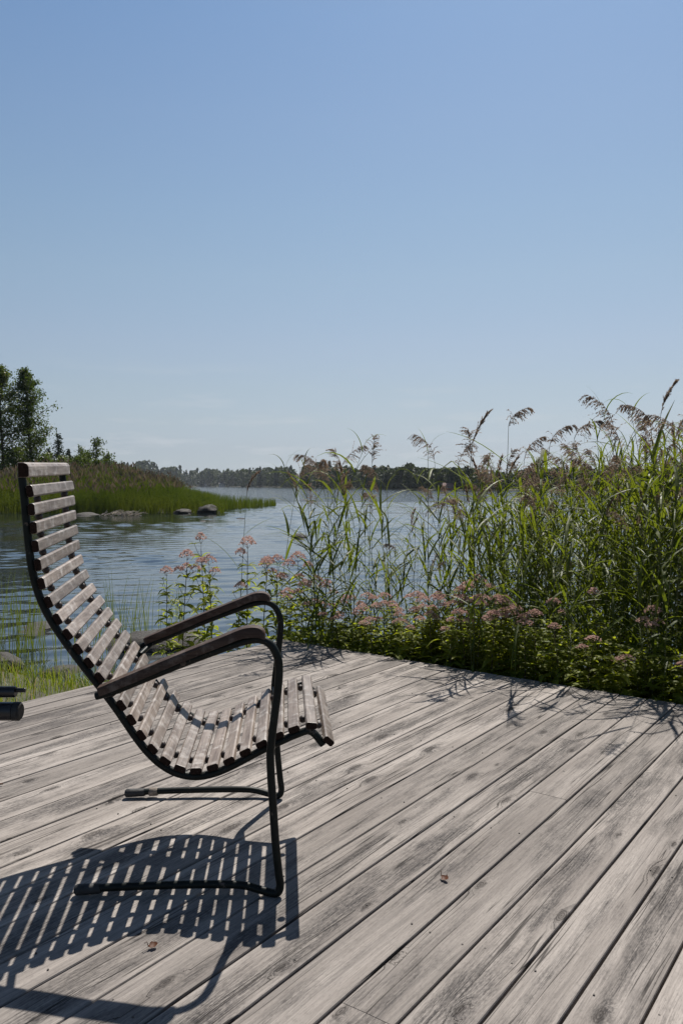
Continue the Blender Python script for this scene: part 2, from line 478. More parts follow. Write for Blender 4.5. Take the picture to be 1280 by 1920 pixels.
gy = np.concatenate([np.linspace(-40, -2, 8), np.arange(-1, 12, 0.35), 12 + np.sinh(np.linspace(0.06, 5.0, 170)) * 40])
mb = MB()
mb.v = [(float(x), float(y), ground_z(float(x), float(y))) for y in gy for x in gx]
NX = len(gx)
mb.f = [(j * NX + i, j * NX + i + 1, (j + 1) * NX + i + 1, (j + 1) * NX + i) for j in range(len(gy) - 1) for i in range(NX - 1)]
mb.m = [0] * len(mb.f)
tag(mb.build('ground', M['ground'], smooth=True), kind='structure')
# the water sheet carries real ripples near the deck and runs flat to the far shore
wr = np.random.default_rng(12)
rows = [3.2]
while rows[-1] < 78: rows.append(rows[-1] + 0.045 + 0.0026 * rows[-1])
WY = np.array(rows); WB = np.linspace(-0.72, 0.52, 520)
YY, BB = np.meshgrid(WY, WB, indexing='ij'); XX = BB * YY
HZ = np.zeros_like(XX)
for k in range(30):
    lam = 0.20 * (0.95 / 0.20) ** wr.random(); th = math.pi / 2 + 0.25 + wr.normal() * 0.42
    kx, ky = 2 * math.pi / lam * math.cos(th), 2 * math.pi / lam * math.sin(th)
    slope = 0.085 * math.sqrt(2 / 30)
    fade = np.clip((lam * 2.6 - (0.045 + 0.0026 * YY)) / lam, 0, 1)
    HZ += fade * slope * lam / (2 * math.pi) * np.sin(kx * XX + ky * YY + wr.uniform(0, 6.28))
gust = 0.75 + 0.45 * np.sin(XX * 0.21 + YY * 0.33 + 1) * np.sin(YY * 0.19 - XX * 0.08) + 0.2 * np.sin(YY * 0.9 + XX * 0.35)
HZ = HZ * np.clip(gust * 1.1 - .1, 0.2, 1.3)
HZ *= np.clip((YY - 3.2) / 1.0, 0, 1) * np.clip((78 - YY) / 8, 0, 1)
nR, nC = XX.shape
wv = np.stack([XX, YY, WATER_Z + 0.012 + HZ], -1).reshape(-1, 3)
wv = np.concatenate([wv, [(-2040, 2, WATER_Z - .02), (2040, 2, WATER_Z - .02), (2040, 3020, WATER_Z - .02), (-2040, 3020, WATER_Z - .02)]])
ii = (np.arange(nR - 1)[:, None] * nC + np.arange(nC - 1)[None, :]).ravel()
wf = np.stack([ii, ii + 1, ii + nC + 1, ii + nC], 1)
wf = np.concatenate([wf, [[nR * nC + j for j in range(4)]]]).astype(np.int32)
wm = bpy.data.meshes.new('lake_water')
wm.vertices.add(len(wv)); wm.vertices.foreach_set('co', wv.astype(np.float32).ravel())
wm.loops.add(wf.size); wm.loops.foreach_set('vertex_index', wf.ravel())
wm.polygons.add(len(wf)); wm.polygons.foreach_set('loop_start', np.arange(0, wf.size, 4, dtype=np.int32))
wm.polygons.foreach_set('use_smooth', np.ones(len(wf), dtype=bool))
wm.update(calc_edges=True); wm.validate()
wm.materials.append(M['water'])
wo = bpy.data.objects.new('lake_water', wm); COL.objects.link(wo); tag(wo, kind='structure')

# ------------------------------------------------------------------ deck
PANG = math.radians(36.0)
PD = Vector((math.sin(PANG), math.cos(PANG), 0)); QD = Vector((PD.y, -PD.x, 0))
E0, E1 = on_z(525, 1199), on_z(1258, 1318)       # far edge of the deck
def qs(v): return v.dot(QD), v.dot(PD)
(q0, s0), (q1, s1) = qs(E0), qs(E1)
def s_end(q): return s0 + (s1 - s0) * (q - q0) / (q1 - q0)
gap_px = [(1280, 1767), (1240, 1642), (1090, 1555), (1122, 1440), (1053, 1390), (1042, 1316), (1017, 1271)]
seen = []
for x0, y0, x1, y1 in [(1204, 1920, 1280, 1768), (1052, 1920, 1280, 1571), (897.5, 1920, 1195.6, 1560), (740, 1920, 1100, 1560),
                       (582.5, 1920, 1001.5, 1560), (880, 1576, 1205, 1312.5), (880, 1502.5, 1155, 1304), (880, 1443, 1106.6, 1295.6),
                       (880, 1393, 1059.7, 1286.9), (880, 1351, 1014.4, 1280), (0, 1884.7, 281, 1733.8), (0, 1733, 400, 1553.4),
                       (0, 1675, 400, 1506.6), (0, 1623.8, 343.8, 1486.9), (0, 1579.4, 215.6, 1497), (0, 1538, 287.5, 1438),
                       (0, 1501, 265.6, 1413.8), (6, 1466, 250, 1391), (0, 1438.8, 231, 1370.6), (0, 1413, 218.8, 1351.9), (37.5, 1316.9, 170, 1285.6)]:
    a, b = qs(on_z(x0, y0))[0], qs(on_z(x1, y1))[0]
    seen.append((a + b) / 2)
seen.sort()
gaps = [seen[0]]
for g_ in seen[1:]:
    n = max(1, round((g_ - gaps[-1]) / 0.129))
    if (g_ - gaps[-1]) < 0.06: continue
    st = gaps[-1]
    gaps += [st + (g_ - st) * (k + 1) / n for k in range(n)]
while gaps[-1] < 1.6: gaps.append(gaps[-1] + 0.1255)
GAPS = gaps
deck = empty('wooden_deck', (0, 0, 0), -PANG)
tag(deck, 'weathered grey plank deck running out to the lake shore', 'deck')
rng = random.Random(5)
mb = MB(); uvs = []; ids = []; screws = MB(); screw_list = []
def on_plane(x, y):
    p = QD * x + PD * y
    return p.x * 1.0, p.y * 1.0 if p.y > 1.3 else 99
def add_board(qa, qb, sa, sb, bid, sb2=None):
    """one plank between q lines, eased edges, tiny waviness; local axes X = q, Y = s"""
    sb2 = sb if sb2 is None else sb2
    g = 0.0028 + rng.random() * 0.0010
    a, b = qa + g, qb - g
    dz = rng.uniform(-0.0012, 0.0012); tl = rng.uniform(-0.0012, 0.0012)
    k = max(2, int((sb - sa) / 0.35))
    prof = [(0, -0.028), (0, -0.004), (0.0012, -0.001), (0.004, 0), (0.5, None), (-0.004, 0), (-0.0012, -0.001), (0, -0.004), (0, -0.028)]
    base = len(mb.v); cnt = len(prof)
    sd = rng.random() * 50
    for i in range(k + 1):
        f = i / k
        wob = 0.0011 * mnoise.noise(Vector((sd, f * (sb - sa) * 1.3, 0)))
        wob2 = 0.0011 * mnoise.noise(Vector((sd + 9, f * (sb - sa) * 1.3, 0)))
        for j, (dx, zz) in enumerate(prof):
            if zz is None: x, zz, uu = (a + b) / 2, 0.0006, 0.5
            elif j < 4: x = a + dx + wob; uu = dx / 0.12
            else: x = b + dx + wob2; uu = 1 + dx / 0.12
            ss = sa + (sb + (sb2 - sb) * uu - sa) * f
            mb.v.append((x, ss, zz + (dz + tl * (uu - 0.5) if j not in (0, 8) else 0)))
            uvs.append((uu, ss))
    for i in range(k):
        for j in range(cnt - 1):
            p = base + i * cnt + j
            mb.f.append((p, p + 1, p + cnt + 1, p + cnt)); mb.m.append(0); ids.append(bid)
    mb.f.append(tuple(base + j for j in reversed(range(cnt)))); mb.m.append(0); ids.append(bid)
    mb.f.append(tuple(base + k * cnt + j for j in range(cnt))); mb.m.append(0); ids.append(bid)
joints = {}
for jx, jy in [(670, 1893), (1062, 1387), (1020, 1490)]:
    jq, js = qs(on_z(jx, jy))
    for i in range(len(GAPS) - 1):
        if GAPS[i] <= jq < GAPS[i + 1]: joints.setdefault(i, []).append(js)
JOIST = [s0 - 0.08 - 0.58 * k for k in range(11)]
for i in range(len(GAPS) - 1):
    qa, qb = GAPS[i], GAPS[i + 1]
    cuts = sorted(joints.get(i, []))
    st = -2.0
    for c in cuts + [None]:
        jit = rng.uniform(-0.006, 0.006)
        en = s_end(qa) + jit if c is None else c - 0.0004
        en2 = s_end(qb) + jit if c is None else c - 0.0004
        add_board(qa, qb, st, en, rng.random(), en2)
        st = (c or 0) + 0.0004
    for sj in JOIST:
        for uu in (0.2, 0.8):
            if sj > s_end(qa) - 0.02 or rng.random() < .45: continue
            x = qa + (qb - qa) * uu + rng.uniform(-.006, .006); y = sj + rng.uniform(-.012, .012)
            n = 8; r = 0.0024
            screw_list.append((math.hypot(*(on_plane(x, y))), x, y))
            if False: screws.add([(x + r * math.cos(2 * math.pi * j / n), y + r * math.sin(2 * math.pi * j / n), 0.0014) for j in range(n)] +
                       [(x + r * math.cos(2 * math.pi * j / n), y + r * math.sin(2 * math.pi * j / n), -0.002) for j in range(n)],
                       [tuple(range(n))] + [(j, j + n, (j + 1) % n + n, (j + 1) % n) for j in range(n)])
ob = mb.build('boards', M['board'], deck)
me = ob.data
uvl = me.uv_layers.new(name='UVMap')
li = np.empty(len(me.loops), dtype=np.int32); me.loops.foreach_get('vertex_index', li)
uvl.data.foreach_set('uv', np.array(uvs, dtype=np.float32)[li].ravel())
at = me.attributes.new('board', 'FLOAT', 'FACE'); at.data.foreach_set('value', ids)
def screw_geo(m, x, y, n=8, r=0.0024):
    m.add([(x + r * math.cos(2 * math.pi * j / n), y + r * math.sin(2 * math.pi * j / n), 0.0014) for j in range(n)] +
          [(x + r * math.cos(2 * math.pi * j / n), y + r * math.sin(2 * math.pi * j / n), -0.002) for j in range(n)],
          [tuple(range(n))] + [(j, j + n, (j + 1) % n + n, (j + 1) % n) for j in range(n)])
screw_list.sort()
m_ = MB(); screw_geo(m_, 0, 0); sc0 = m_.build('screw', M['screw'], deck)
for k, (_, x, y) in enumerate(screw_list):
    if k >= 100: screw_geo(screws, x, y); continue
    o = sc0 if k == 0 else sc0.copy()
    if k: COL.objects.link(o); o.parent = deck
    o.location = (x, y, 0)
tag(screws.build('screws', M['screw'], deck), kind='stuff')
def local_box(x0, x1, y0, y1, z0, z1, m):
    m.add([(x0, y0, z0), (x1, y0, z0), (x1, y1, z0), (x0, y1, z0), (x0, y0, z1), (x1, y0, z1), (x1, y1, z1), (x0, y1, z1)],
          [(3, 2, 1, 0), (4, 5, 6, 7), (0, 1, 5, 4), (1, 2, 6, 5), (2, 3, 7, 6), (3, 0, 4, 7)])
QL, QR = GAPS[0], GAPS[-1]
for sj in JOIST:
    m_ = MB(); local_box(QL + .05, QR, sj - .024, sj + .024, -0.175, -0.0295, m_); m_.build('joist', M['board_end'], deck)
m_ = MB(); local_box(QL + .02, QL + .046, -2.0, s0 - .01, -0.16, -0.0295, m_); m_.build('fascia', M['board_end'], deck)

# ------------------------------------------------------------------ garden chair
CA = math.radians(4.0)
CU = Vector((math.cos(CA), math.sin(CA), 0)); CV = Vector((-math.sin(CA), math.cos(CA), 0))
foot = on_z(521, 1675, 0.011)
ORG = Vector((foot.x, foot.y, 0))
def prof(px, py, lat):
    """picture point on the chair's upright side plane at lateral offset lat -> (s, z)"""
    o = ORG + CV * lat
    r = ray(px, py)
    c = Vector((0, 0, EYE))
    t = (o - c).dot(CV) / r.dot(CV)
    p = c + r * t
    return (p - o).dot(CU), p.z
LEGW = 0.613
SL0, SL1 = 0.058, 0.556
chair = empty('garden_chair', ORG, CA)
tag(chair, 'tall slatted wooden lounge chair on a dark tube frame', 'chair')
def lp(sz, lat): return Vector((sz[0], lat, sz[1]))   # chair-local point
near_ends = [(43, 881), (56, 921), (59.5, 955), (62, 990), (65.5, 1024), (70, 1060), (75, 1093), (89, 1131), (107, 1163), (126, 1190),
             (146, 1217), (166, 1244), (187, 1270), (208, 1297), (228, 1323), (246, 1350), (264, 1379), (285, 1407), (308, 1430),
             (336, 1446), (367, 1451), (398, 1444), (430, 1428), (460, 1411), (489, 1395), (523, 1380), (551, 1368), (584, 1361), (616, 1390)]
C2 = [Vector(prof(x, y, SL0)) for x, y in near_ends]
# ease the traced curve a little
for _ in range(2):
    C2 = [C2[0]] + [C2[i] * 0.6 + (C2[i - 1] + C2[i + 1]) * 0.2 if 1 < i < 26 else C2[i] for i in range(1, len(C2) - 1)] + [C2[-1]]
def twist(i, lat):
    w = min(1, max(0, (20 - i) / 8)); w = w * w * (3 - 2 * w)
    return Vector((-0.033, 0.013)) * (w * (lat - SL0) / (SL1 - SL0))
def tang(i):
    if i == 28: return Vector((0.72, -0.70)).normalized()
    if i == 27: return Vector((1, -0.12)).normalized()
    return (C2[i + 1] - C2[max(i - 1, 0)]).normalized()
crng = random.Random(11)
def slat_mesh(i_, c, t, w, th, cap=False):
    n = Vector((-t.y, t.x))
    if n.x < 0 and abs(n.x) > abs(n.y): n = -n
    if n.y < 0 and abs(n.y) >= abs(n.x): n = -n
    m = MB()
    r = 0.0035
    if cap:
        pr = [(-w / 2, -th / 2), (-w / 2 + .012, -th / 2 - 0.0), (w / 2, -th / 2), (w / 2, th / 2 - r), (w / 2 - r, th / 2),
              (-w / 2 + .010, th / 2), (-w / 2 + .003, th / 2 - .004), (-w / 2, th / 2 - .011)]
    else:
        pr = [(-w / 2 + r, -th / 2), (w / 2 - r, -th / 2), (w / 2, -th / 2 + r), (w / 2, th / 2 - r), (w / 2 - r, th / 2), (-w / 2 + r, th / 2), (-w / 2, th / 2 - r), (-w / 2, -th / 2 + r)]
    k = len(pr)
    j0, j1 = crng.uniform(-.003, .003), crng.uniform(-.003, .003)
    rows = [(SL0 + j0, 0.95), (SL0 + j0 + .0015, 1.0), (SL1 + j1 - .0015, 1.0), (SL1 + j1, 0.95)]
    vs, fs = [], []
    for lat, f in rows:
        for a, b in pr:
            p = c + t * a * f + n * b * f + twist(i_, lat)
            vs.append((p.x, lat, p.y))
    for i in range(len(rows) - 1):
        for j in range(k):
            fs.append((i * k + j, i * k + (j + 1) % k, (i + 1) * k + (j + 1) % k, (i + 1) * k + j))
    m.add(vs, fs)
    o = len(m.v) - len(vs)
    for f in (tuple(reversed(range(k))), tuple(range(k * (len(rows) - 1), k * len(rows)))):
        m.f.append(f); m.m.append(1)
    return m, n
rail2 = []
for i, c in enumerate(C2):
    t = tang(i)
    w, th = (0.0295, 0.0165)
    if i == 0: t = Vector((0.02, -1)); w, th = 0.036, 0.026
    t = (t + Vector((crng.uniform(-.03, .03), crng.uniform(-.03, .03)))).normalized()
    m, n = slat_mesh(i, c, t, w, th, i == 0)
    so = m.build('slat', [M['slat'], M['slat_end']], chair)
    off = th / 2 + 0.0105
    if i == 0: off = 0.008
    rail2.append(c - n * off)
rail2[28] = C2[28] - Vector((0.70, 0.72)).normalized() * 0.018
rail2 = [rail2[0] + Vector((0, -0.008))] + rail2[1:]
for lat in (SL0 + 0.016, SL1 - 0.016):
    m = MB(); m.tube(spline([(p.x + twist(i, lat).x, lat, p.y + twist(i, lat).y) for i, p in enumerate(rail2)], 4), 0.0098, 12)
    m.build('rail', M['tube'], chair, smooth=True, autosmooth=0.9)
for lat in (SL0 + 0.088, SL1 - 0.088):
    for i in range(1, 28):
        a, b = C2[i], C2[i + 1]
        mid = (a + b) / 2
        n = (rail2[i] - C2[i]).normalized()
        p = mid + n * 0.005 + twist(i + .5, lat)
        m = MB(); m.ball((p.x, lat, p.y), 0.0098, 10, 7)
        m.build('spacer', M['bead'], chair, smooth=True)
# bent tube: armrest support, front leg and runner in one piece
leg_px = [(178, 1308), (215, 1296), (290, 1265), (356, 1239), (415, 1217), (453, 1204), (485, 1199), (507, 1209), (520, 1232), (523, 1256), (521, 1291),
          (513, 1354), (507, 1409), (508, 1455), (511, 1500), (516, 1575), (522, 1635), (525, 1660), (519, 1675), (495, 1671), (464, 1662), (433, 1659), (361, 1659), (258, 1662), (150, 1667)]
LEG = [Vector(prof(x, y, 0.0)) for x, y in leg_px]
LAT = [0.0] * len(LEG)
for i, zz in zip(range(19, 25), (0.013, 0.020, 0.024, 0.023, 0.021, 0.018)):     # the runner has been bent a little inwards
    d = on_z(*leg_px[i], zz) - ORG
    LEG[i] = Vector((d.dot(CU), zz)); LAT[i] = d.dot(CV)
wood_top = [(185, 1287), (250, 1259), (330, 1226), (415, 1192), (455, 1176), (480, 1173.5), (497, 1181)]
wood_bot = [(190, 1302), (255, 1276), (332, 1243), (415, 1210), (455, 1195), (484, 1193), (498, 1199)]
WT = [Vector(prof(x, y, 0.0)) for x, y in wood_top]; WB = [Vector(prof(x, y, 0.0)) for x, y in wood_bot]
for side, lat in ((1, 0.0), (-1, LEGW)):
    m = MB()
    m.tube(spline([(p.x, lat + LAT[i] + (side * 0.012 * max(0, 1 - i / 2) if i < 2 else 0), p.y) for i, p in enumerate(LEG)], 6), 0.0098, 12)
    m.build('tube_frame', M['tube'], chair, smooth=True, autosmooth=0.9)
    # rear foot: a rubber cap that reaches the boards, a band of tape in front of it
    e = LEG[-1]; el = lat + LAT[-1]
    m = MB()
    m.tube([(e.x + .050, el, e.y), (e.x + .046, el, e.y - .001), (e.x + .006, el, e.y - .002), (e.x - .008, el, e.y - .002), (e.x - .013, el, e.y - .002)], [0.0108, 0.0122, 0.0132, 0.0130, 0.009], 14)
    m.build('foot_cap', M['rubber'], chair, smooth=True, autosmooth=0.9)
    if side < 0:
        m = MB(); m.tube([(e.x + .062, el, e.y), (e.x + .066, el, e.y), (e.x + .088, el, e.y), (e.x + .092, el, e.y)], [0.0105, 0.0135, 0.013, 0.0105], 10)
        m.build('tape_band', M['tape'], chair, smooth=True)
    # wooden armrest, gently arched, rounded nose
    m = MB()
    top, bot = spline([(p.x, 0, p.y) for p in WT], 5), spline([(p.x, 0, p.y) for p in WB], 5)
    W2 = 0.025
    pr = [(-1, .0), (-1, .72), (-.86, .96), (-.55, 1.0), (.55, 1.0), (.86, .96), (1, .72), (1, .0)]
    vs, fs = [], []
    K = len(top)
    for i in range(K):
        nose = 1.0 if i < K - 4 else (0.97, 0.9, 0.78, 0.55)[i - (K - 4)]
        if i == 0: nose = 0.94
        for a, b in pr:
            p = bot[i] + (top[i] - bot[i]) * (0.5 + (b - 0.5) * (1 if i < K - 1 else 0.7))
            vs.append((p.x, lat + a * W2 * nose, p.z))
    k = len(pr)
    for i in range(K - 1):
        for j in range(k):
            fs.append((i * k + j, i * k + (j + 1) % k, (i + 1) * k + (j + 1) % k, (i + 1) * k + j))
    fs.append(tuple(reversed(range(k)))); fs.append(tuple(range(k * (K - 1), k * K)))
    m.add(vs, fs)
    m.build('armrest', M['armwood'], chair, smooth=True, autosmooth=0.6)
    # welded lugs: arm tube to back rail, leg to seat rail
    rl = SL0 + 0.016 if side > 0 else SL1 - 0.016
    for pt in (LEG[1] * 0.8 + LEG[0] * 0.2, LEG[12]):
        rp = min(spline([(p.x, 0, p.y) for p in rail2], 4), key=lambda v: (v.x - pt.x) ** 2 + (v.z - pt.y) ** 2)
        m = MB(); m.tube([(pt.x, lat, pt.y), (rp.x, rl, rp.z)], 0.008, 10)
        m.build('lug', M['tube'], chair, smooth=True, autosmooth=0.9)

# ------------------------------------------------------------------ black stand reaching in from the left
YB = 2.05
bp = at_y(20, 1300, YB)
stand = empty('metal_stand', (bp.x - 0.14, YB, 0.0))
tag(stand, 'black metal stand with two horizontal tubes poking in beside the chair', 'stand')
def sp_(px, py): p = at_y(px, py, YB); return Vector((p.x - stand.location.x, 0, p.z))
a, b = sp_(30, 1297.5), sp_(48, 1294.5)
m = MB(); m.tube([(-0.05, 0, a.z), (a.x - .003, 0, a.z), (a.x, 0, a.z)], [0.0143, 0.0143, 0.0125], 20); m.build('upper_tube', M['black'], stand, smooth=True, autosmooth=0.7)
m = MB()
pts, rad = [], []
for k in range(13):
    pts.append((a.x + (b.x - a.x) * k / 12, 0, b.z)); rad.append(0.0062 if k % 2 else 0.0050)
m.tube(pts, rad, 14); m.build('threaded_end', M['black'], stand, smooth=False)
a = sp_(36, 1334); c_ = sp_(40, 1334)
m = MB(); m.tube([(-0.05, 0, a.z), (a.x - .014, 0, a.z), (a.x - .0135, 0, a.z)], [0.0238, 0.0238, 0.022], 24); m.build('lower_tube', M['black'], stand, smooth=True, autosmooth=0.7)
m = MB(); m.tube([(a.x - .0133, 0, a.z), (a.x - .0125, 0, a.z), (a.x + .001, 0, a.z), (c_.x, 0, a.z)], [0.022, 0.0242, 0.0242, 0.019], 24); m.build('end_cap', M['rubber'], stand, smooth=True, autosmooth=0.7)
m = MB(); m.tube([(-0.07, 0, 0.0), (-0.07, 0, 0.62)], 0.028, 20); m.build('post', M['black'], stand, smooth=True, autosmooth=0.7)
m = MB(); m.tube([(-0.07, 0, 0.0), (-0.07, 0, 0.012), (-0.07, 0, 0.016)], [0.15, 0.15, 0.13], 28); m.build('base_plate', M['black'], stand, smooth=True, autosmooth=0.7)

# ------------------------------------------------------------------ fallen leaves
def dry_leaf(px, py, size, rz, label, seed):
    r = random.Random(seed)
    p = on_z(px, py, 0.002)
    m = MB()
    n = 7
    rows = []
    for i in range(n):
        f = i / (n - 1)
        w = size * 0.36 * math.sin(math.pi * (0.06 + 0.9 * f)) ** 0.8 * r.uniform(.8, 1.2)
        rows.append([(-w, f * size - size / 2, 0.35 * w + r.uniform(0, .004) + 0.5 * size * (f - .5) ** 2 * 1.6), (0, f * size - size / 2, 0.0015 + 0.5 * size * (f - .5) ** 2 * 1.6),
                     (w * r.uniform(.8, 1.1), f * size - size / 2, 0.9 * w + r.uniform(0, .004) + .5 * size * (f - .5) ** 2 * 1.6)])
    vs = [v for row in rows for v in row]
    fs = []
    for i in range(n - 1):
        for j in range(2): fs.append((i * 3 + j, i * 3 + j + 1, i * 3 + j + 4, i * 3 + j + 3))
    m.add(vs, fs)
    m.tube([(0, size / 2, .5 * size * .4), (0.002, size * .62, .016), (0.006, size * .8, .012)], 0.0008, 5)
    o = m.build('dry_leaf', M['dry_leaf'], smooth=True)
    o.location = p; o.rotation_euler = (0, 0, rz)
    tag(o, label, 'leaf')
dry_leaf(833, 1650, 0.024, 0.6, 'small curled brown leaf lying alone in the middle of the sunlit deck', 1)
dry_leaf(287, 1777, 0.021, 2.2, 'small reddish leaf lying just below the shadow of the chair', 2)
m = MB(); p = on_z(-8, 1471, 0.006)
m.tube([(0, 0, 0), (.01, .001, .001), (.022, .004, 0)], [0.003, 0.0032, 0.0022], 7)
o = m.build('twig', M['dry_leaf'], smooth=True); o.location = p; tag(o, 'short brown twig lying on the boards left of the chair feet', 'twig')

# ------------------------------------------------------------------ reeds
ED = (E1 - E0).normalized()                      # along the far edge, to the right
ND = Vector((-ED.y, ED.x, 0))                    # outwards, over the water
def px_of(p):
    c, s = math.cos(PITCH), math.sin(PITCH)
    y = p.y * c - (p.z - EYE) * s; z = p.y * s + (p.z - EYE) * c
    return PW / 2 + p.x / y * FPX, PH / 2 - z / y * FPX
def curve_leaf(m, base, az, el0, length, width, droop, rnd, fold=0.35, segs=7, mat=0, shape=1.0, kink=None):
    """arching blade starting at base; az heading, el0 start elevation (rad), droop total bend (rad)"""
    P = [Vector(base)]; el = el0
    st = length / segs
    a = az
    for i in range(segs):
        f = (i + 1) / segs
        e = el0 - droop * f ** 1.4
        if kink and f > kink: e -= 1.1
        a += rnd.uniform(-.08, .08)
        P.append(P[-1] + Vector((math.cos(a) * math.cos(e), math.sin(a) * math.cos(e), math.sin(e))) * st)
    W = [width * max(0.05, min(1, 0.45 + 3.0 * (i / segs)) * (1 - (i / segs) ** 2.2) ** shape) for i in range(segs + 1)]
    side = Vector((-math.sin(az), math.cos(az), rnd.uniform(-.5, .5)))
    m.ribbon(P, W, side, mat, fold)
def plume_mesh(m, base, direction, length, az, droop, rnd, narrow=False, strands=34):
    """reed panicle: a bending axis with many fine hanging strands that carry tiny spikelets"""
    d = Vector(direction).normalized()
    ax = [Vector(base)]; k = 9
    out = Vector((math.cos(az), math.sin(az), 0))
    for i in range(k):
        f = (i + 1) / k
        d = (d + out * droop * rnd.uniform(.08, .2) + Vector((rnd.uniform(-.06, .06), rnd.uniform(-.06, .06), -droop * 0.09 * f))).normalized()
        ax.append(ax[-1] + d * length / k)
    m.tube(ax, [0.0016 * (1 - i / (k + 1)) + .0004 for i in range(k + 1)], 4, cap=False)
    for s in range(strands):
        f = rnd.random() ** 0.8 * 0.97
        i = min(k - 1, int(f * k)); b = ax[i].lerp(ax[i + 1], f * k - i)
        t = (ax[i + 1] - ax[i]).normalized()
        a2 = az + rnd.gauss(0, 1.5)
        o = Vector((math.cos(a2), math.sin(a2), 0))
        spread = 0.10 if narrow else 0.55
        L = length * rnd.uniform(.14, .55) * (1.1 - 0.6 * f) * (0.65 if narrow else 1.0)
        v = (t * 1.0 + o * spread * rnd.uniform(.4, 1.6)).normalized()
        P = [b]; n = 6
        for j in range(n):
            v = (v + o * 0.05 + Vector((0, 0, (-0.02 if narrow else -0.13 - 0.16 * droop)))).normalized()
            P.append(P[-1] + v * L / n)
        sd = Vector((rnd.uniform(-1, 1), rnd.uniform(-1, 1), rnd.uniform(-.3, .3)))
        m.ribbon(P, [0.0022] * (n + 1), sd)
        for j in range(1, n + 1):
            for q in range(2):
                w = Vector((rnd.gauss(0, 1), rnd.gauss(0, 1), rnd.gauss(-.3, 1))).normalized()
                u = (v + w * 0.5).normalized()
                c0 = P[j] - v * rnd.random() * L / n
                ln = rnd.uniform(.010, .018); wd = w.cross(u).normalized() * rnd.uniform(.0018, .0032)
                m.add([c0, c0 + u * ln * .5 + wd, c0 + u * ln, c0 + u * ln * .5 - wd], [(0, 1, 2, 3)])
def reed_geo(seed, H, plume='droop', nleaf=11, lean=0.10, lean_az=0.0):
    r = random.Random(seed)
    st, lf, pl = MB(), MB(), MB()
    k = 12; pts = []
    ph = r.uniform(0, 6)
    for i in range(k + 1):
        f = i / k
        o = lean * H * f ** 2
        pts.append(Vector((math.cos(lean_az) * o + 0.006 * math.sin(ph + f * 5), math.sin(lean_az) * o + 0.006 * math.cos(ph + f * 4), H * f)))
    st.tube(pts, [0.0036 * (1 - 0.62 * i / k) for i in range(k + 1)], 6, cap=False)
    a0 = r.uniform(0, 6.28)
    for i in range(nleaf):
        f = 0.16 + 0.80 * (i + r.uniform(-.3, .3)) / nleaf
        j = min(k - 1, int(f * k)); b = pts[j].lerp(pts[j + 1], f * k - j)
        az = a0 + (i % 2) * math.pi + r.gauss(0, .55)
        L = r.uniform(.30, .58) * (1.0 - 0.35 * abs(f - .55)) * (0.8 if f > .9 else 1)
        el = math.radians(r.uniform(32, 74))
        curve_leaf(lf, b, az, el, L, r.uniform(.015, .028), r.uniform(.25, 1.35) * (1 if r.random() < .8 else 1.5), r, 0.3, 7, kink=(r.uniform(.4, .7) if r.random() < .12 else None))
    if plume != 'none':
        top = pts[-1]; d = pts[-1] - pts[-2]
        if plume == 'narrow': plume_mesh(pl, top, d, r.uniform(.19, .24), lean_az, 0.45, r, True, 40)
        elif plume == 'feather': plume_mesh(pl, top, d, r.uniform(.20, .25), lean_az, 0.3, r, False, 44)
        else: plume_mesh(pl, top, d, r.uniform(.19, .26), lean_az, r.uniform(.7, 1.5), r, False, 42)
    else:
        for q in range(2): curve_leaf(lf, pts[-1], a0 + q * 2.6, math.radians(82), r.uniform(.2, .3), .012, r.uniform(.5, 2.2), r, .3)
    return st, lf, pl
def make_reed(seed, H, **kw):
    st, lf, pl = reed_geo(seed, H, **kw)
    root = empty('reed')
    st.build('stem', M['reed_stem'], root, smooth=True)
    lf.build('leaves', M['reed_leaf'], root)
    if pl.v: pl.build('plume', M['plume'], root)
    return root
def place_reed(o, base, rz, sc, label, group=None):
    o.location = base; o.rotation_euler = (0, 0, rz); o.scale = (sc, sc, sc)
    tag(o, label, 'reed', group)
G_REED = 'reeds beyond the far edge of the deck'
def edge_y(px):
    """where the sight line over px meets the deck's far edge"""
    b = (px - PW / 2) / FPX
    t = (E0.x - b * E0.y) / (b * ED.y - ED.x)
    return (E0 + ED * t).y
